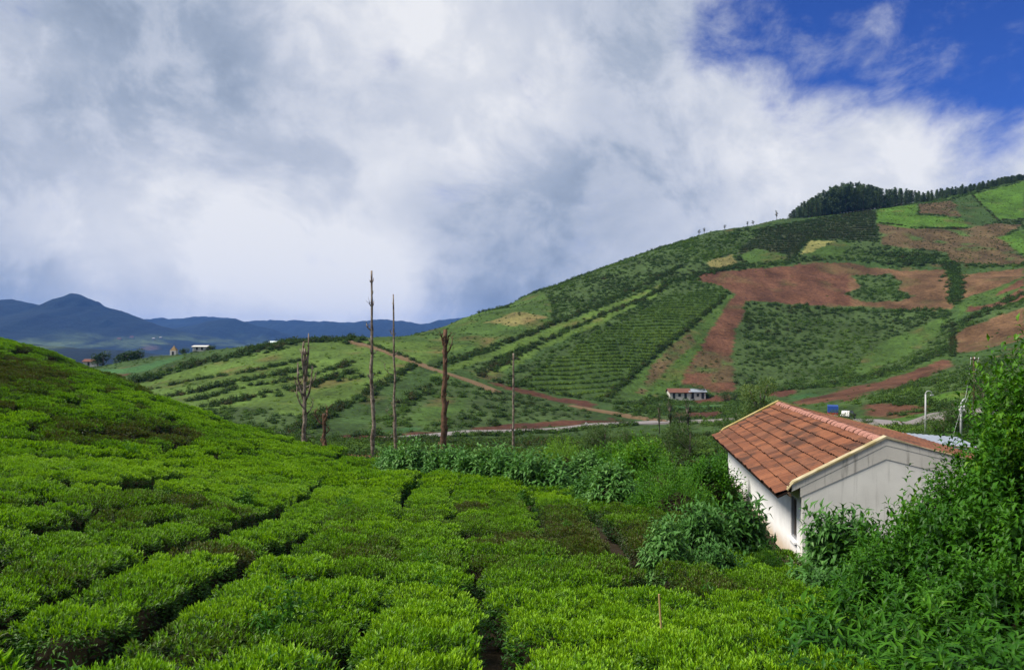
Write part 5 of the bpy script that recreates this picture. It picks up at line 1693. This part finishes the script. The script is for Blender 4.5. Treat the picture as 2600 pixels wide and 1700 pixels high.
for s, lab in ((-.45, 'thin overhead wire from the bent pole to the wooden pole, lower'), (.45, 'thin overhead wire from the bent pole to the wooden pole, upper')):
    A = p2+Vector((.3, 0, t2+.5)) if s < 0 else p2+Vector((.18, -.1, t2+.05)); B = p3+Vector((s, -.16, t3-.08)); q = []
    for i in range(13):
        f = i/12; v = A.lerp(B, f); v.z -= .8*4*f*(1-f)*.6; q.append(v)
    b = MB(); b.tube(q, .012, 4); o = b.obj('wire', [M['steel']]); tag(o, lab, 'wire', 'overhead wires')

# ------------------------------------------------------------------ far buildings
M['farwhite'] = flat_mat('whitewash', (.50, .48, .45), .9, .1, .2, 1.5)
M['dimwhite'] = flat_mat('weathered_wash', (.26, .25, .24), .9, .1, .2, .3)
M['redroof'] = flat_mat('red_tiles', (.125, .060, .045), .9, .1, .35, 1.5)
M['bluedoor'] = flat_mat('dark_door', (.03, .035, .04), .7, .2)


def hut(px, D, width, depth, wall_h, roof_h, label, roofmat, doors, cat='house', name='house', rz=0.0, lift=0.0, wallmat=None):
    p = drop(px, D); e = empty(name, (p.x, p.y, p.z+lift), rz); tag(e, label, cat)
    hw = width/2; hd = depth/2
    b = MB(); b.box((0, 0, wall_h/2-.4), (hw, hd, wall_h/2+.4)); b.obj('wall', [wallmat or M['farwhite']], e)
    b = MB(); o_ = .35
    b.prism([(-hw-o_, -hd-o_, wall_h-.05), (-hw-o_, 0, wall_h+roof_h), (-hw-o_, hd+o_, wall_h-.05), (-hw-o_, hd+o_, wall_h-.14), (-hw-o_, 0, wall_h+roof_h-.1), (-hw-o_, -hd-o_, wall_h-.14)], (width+2*o_, 0, 0))
    b.obj('roof', [roofmat], e)
    g = MB(); g.prism([(-hw, -hd, wall_h), (-hw, hd, wall_h), (-hw, 0, wall_h+roof_h-.12)], (.2, 0, 0)); g.prism([(hw-.2, -hd, wall_h), (hw-.2, hd, wall_h), (hw-.2, 0, wall_h+roof_h-.12)], (.2, 0, 0))
    g.obj('gable', [wallmat or M['farwhite']], e)
    for x, z0, z1, w_, nm in doors:
        d = MB(); d.box((x, -hd-.012, (z0+z1)/2), (w_/2, .03, (z1-z0)/2)); dd = d.obj(nm, [M['bluedoor']], e)
        f = MB(); f.box((x, -hd-.03, z1+.05), (w_/2+.08, .04, .05)); f.obj('lintel', [M['wood']], dd)
    return e


ct = hut(1722, 213, 5.4, 4.5, 1.75, .95, 'white cottage with red tiled roof on the far terrace', M['redroof'], [(-1.6, 0, 1.5, .7, 'door'), (-.1, .6, 1.3, .7, 'window'), (1.5, 0, 1.5, .7, 'door')])
ct2 = hut(1767, 213.2, 4.2, 4.5, 1.9, .7, 'whitewashed cottage with tin patches joining the red roofed one', M['tin'], [(-1.4, 0, 1.5, .7, 'door'), (0, .6, 1.3, .6, 'window'), (1.3, 0, 1.5, .7, 'door')])
hut(512, 246, 4.2, 3.5, 1.6, .35, 'long low white house on the left crest', M['farwhite'], [(-.8, .5, 1.3, .6, 'window'), (.8, .5, 1.3, .6, 'window')], lift=.9)
hut(231, 262, 3.6, 3, 1.4, .8, 'house with red roof at the foot of the left crest', M['redroof'], [(0, 0, 1.2, .7, 'door')], lift=3.2)
# little shrine with a stepped spire
p = drop(442, 241); e = empty('shrine', (p.x, p.y, p.z+.2)); tag(e, 'tiny shrine with stepped spire on the left crest', 'shrine')
b = MB(); b.box((0, 0, .6), (.9, .9, .8)); b.obj('wall', [M['farwhite']], e)
b = MB()
for k in range(4): b.box((0, 0, 1.55+k*.32), (.85-k*.2, .85-k*.2, .16))
b.tube([(0, 0, 2.6), (0, 0, 3.1)], [.12, .02], 6); b.obj('spire', [flat_mat('ochre', (.42, .30, .16), .9, .1, .3, 2)], e)
d = MB(); d.box((0, -.91, .6), (.3, .03, .55)); d.obj('door', [M['bluedoor']], e)
# polythene greenhouse
p = drop(722, 247); e = empty('greenhouse', (p.x, p.y, p.z+.55)); tag(e, 'pale curved polythene greenhouse on the left crest', 'greenhouse')
M['poly'] = flat_mat('polythene', (.62, .72, .70), .3, .5, .12, 1)
b = MB(); V = []; Fs = []; N_ = 10
for i in range(N_+1):
    a = math.pi*i/N_
    for xx in (-4.6, 4.6): V.append((xx*(1-.08*math.sin(a)), -2.4*math.cos(a), .9*math.sin(a)+.5))
for i in range(N_): Fs.append((2*i, 2*i+1, 2*i+3, 2*i+2))
Fs += [tuple(range(0, 2*N_+2, 2)), tuple(range(1, 2*N_+2, 2))[::-1]]
b.add(V, Fs); b.obj('cover', [M['poly']], e)
for k in range(5):
    b = MB(); xx = -4.4+k*2.2; b.tube([(xx, -2.42*math.cos(math.pi*i/10), .92*math.sin(math.pi*i/10)+.5) for i in range(11)], .04, 5); b.obj('hoop', [M['steel']], e)
b = MB(); b.box((0, 0, .0), (4.6, 2.38, .5)); b.obj('wall', [M['poly']], e)
# houses far off on the mountain slopes
far = 0


def mz(x, y):
    nx_ = len(np.arange(-4200, 4600+5.5, 11)); i = int(round((y-520)/36))*nx_+int(round((x+4200)/11)); return float(MZ[i])


for px, py, w_, lab in [(408, 859, 9, 'tiny white house on the blue mountain slope, rightmost'), (390, 862, 10, 'tiny low house left of the rightmost on the mountain slope'),
                       (335, 857, 14, 'tiny pinkish roofed house in the clearing on the mountain slope'), (303, 861, 14, 'tiny long roofed house at the left of the clearing')]:
    best = min(np.arange(1750, 3500, 25.0), key=lambda d: abs(HY-F*mz((px-CX)/F*d, d)/d-py))
    D = float(best); x = (px-CX)/F*D
    e = empty('house', (x, D, mz(x, D)-1)); tag(e, lab, 'house', 'tiny houses on the mountain slope')
    b = MB(); b.box((0, 0, 2.5), (w_/2, 4, 3)); b.obj('wall', [M['dimwhite']], e)
    b = MB(); b.prism([(-w_/2-.6, -4.8, 5.3), (-w_/2-.6, 0, 8.2), (-w_/2-.6, 4.8, 5.3)], (w_+1.2, 0, 0)); b.obj('roof', [M['dimwhite'] if w_ < 11 else M['redroof']], e)

# ------------------------------------------------------------------ vehicles and things by the road


def road_at(px):
    i = int(np.argmin(np.abs(CX+F*RX/RY-px)+np.where(RY > 150, 500, 0))); j = min(i+1, len(RX)-1)
    return Vector((RX[i], RY[i], RZ[i])), math.atan2(RY[j]-RY[i], RX[j]-RX[i])


def wheels(e, pts, r, wd):
    tyre = flat_mat('tyre', (.015, .015, .016), .8, .2)
    for x, y in pts:
        b = MB(); b.tube([(x, y-wd/2, r), (x, y+wd/2, r)], r, 14); w_ = b.obj('wheel', [tyre], e)
        b = MB(); b.tube([(x, y-wd/2-.012, r), (x, y+wd/2+.012, r)], r*.55, 12); b.obj('rim', [M['steel']], w_)


q, ar = road_at(2119)
e = empty('truck', tuple(q+Vector((0, .3, .0))), R(69), 0.85); tag(e, 'small blue-topped truck on the road beyond the roof ridge', 'truck')
pb = flat_mat('blue_paint', (.018, .060, .26), .4, .5); pr_ = flat_mat('red_paint', (.32, .03, .03), .4, .5); pw = flat_mat('white_paint', (.75, .75, .75), .4, .5)
b = MB(); b.box((-.2, 0, 1.75), (1.7, .85, .55)); b.obj('canopy', [pb], e)
b = MB(); b.box((-.2, 0, .98), (1.7, .85, .20)); b.obj('cargo_bed', [pr_], e)
b = MB(); b.box((-.2, 0, .68), (1.72, .80, .09)); b.obj('bumper', [pw], e)
b = MB(); b.prism([(1.52, -.8, .6), (2.7, -.8, .6), (2.7, -.8, 1.2), (2.4, -.8, 1.9), (1.52, -.8, 1.95)], (0, 1.6, 0)); cab = b.obj('cab', [pb], e)
b = MB(); b.prism([(2.715, -.7, 1.25), (2.43, -.7, 1.85), (2.40, -.7, 1.85), (2.68, -.7, 1.25)], (0, 1.4, 0)); b.obj('windscreen', [M['glass']], cab)
for s in (-.65, .65):
    b = MB(); b.box((-1.93, s, .82), (.02, .12, .07)); b.obj('tail_light', [pr_], e)
wheels(e, [(-1.2, -.72), (-1.2, .72), (2.0, -.72), (2.0, .72)], .34, .2)
q, ar = road_at(2158)
e = empty('parked_car', tuple(q+Vector((0, .6, .0))), R(48), 0.85); tag(e, 'dark car stopped on the road right of the blue truck', 'car')
pk_ = flat_mat('dark_paint', (.03, .04, .06), .3, .5)
b = MB()
b.prism([(-1.7, -.74, .35), (1.7, -.74, .35), (1.75, -.74, .7), (1.1, -.74, .85), (-1.6, -.74, .88), (-1.75, -.74, .6)], (0, 1.48, 0))
body = b.obj('body', [pk_], e)
b = MB(); b.prism([(-1.45, -.66, .87), (1.0, -.66, .86), (.5, -.62, 1.4), (-1.1, -.62, 1.42)], (0, 1.3, 0)); b.obj('cabin', [pk_], e)
for yv in (-.665, .645):
    b = MB(); b.prism([(-1.25, yv, .93), (-.35, yv, .93), (-.35, yv, 1.32), (-1.0, yv, 1.34)], (0, .02, 0)); b.obj('window', [M['tin']], e)
    b = MB(); b.prism([(-.25, yv, .93), (.75, yv, .93), (.42, yv, 1.32), (-.25, yv, 1.32)], (0, .02, 0)); b.obj('window', [M['tin']], e)
wheels(e, [(-1.1, -.68), (-1.1, .68), (1.1, -.68), (1.1, .68)], .3, .18)
p = drop(2288, 99); b = MB(); b.tube([(0, 0, -.2), (0, 0, .5), (0, 0, .95)], [.12, .11, .09], 10); o = b.obj('marker_post', [flat_mat('orange_paint', (.5, .17, .05), .7, .3, .2, 5)], loc=tuple(p)); tag(o, 'short orange marker post on the bank above the road', 'post')
p = drop(2312, 98); b = MB(); b.tube([(0, 0, -.1), (0, 0, .02), (0, 0, .3), (0, 0, .32), (0, 0, .6), (0, 0, .62), (0, 0, .9), (0, 0, .92)], [.36, .37, .36, .38, .38, .36, .37, .30], 14)
o = b.obj('drum', [flat_mat('teal_paint', (.08, .38, .30), .5, .4, .2, 4)], loc=tuple(p)); tag(o, 'pale teal drum on the bank above the road', 'drum')
q, ar = road_at(1489)
b = MB(); b.prism([(-.25, 0, -.2), (.25, 0, -.2), (.25, 0, .7), (.15, 0, .92), (0, 0, 1.0), (-.15, 0, .92), (-.25, 0, .7)], (0, .2, 0)); o = b.obj('milestone', [M['farwhite']], loc=tuple(q+Vector((.0, -3.3, .0)))); tag(o, 'white roadside stone at the edge of the valley road', 'milestone')

# ------------------------------------------------------------------ air
hz = MB(); hz.box((700, 3700, 90), (5600, 4100, 195))
m, t, out = new_mat('haze'); pv = t.node('ShaderNodeVolumePrincipled')
pv.inputs['Color'].default_value = (.13, .35, 1.0, 1); pv.inputs['Density'].default_value = 0.7e-4; pv.inputs['Anisotropy'].default_value = 0.1
t.l.new(pv.outputs[0], out.inputs['Volume'])
o = hz.obj('haze', [m]); tag(o, 'pale blue haze filling the valley air', kind='stuff')
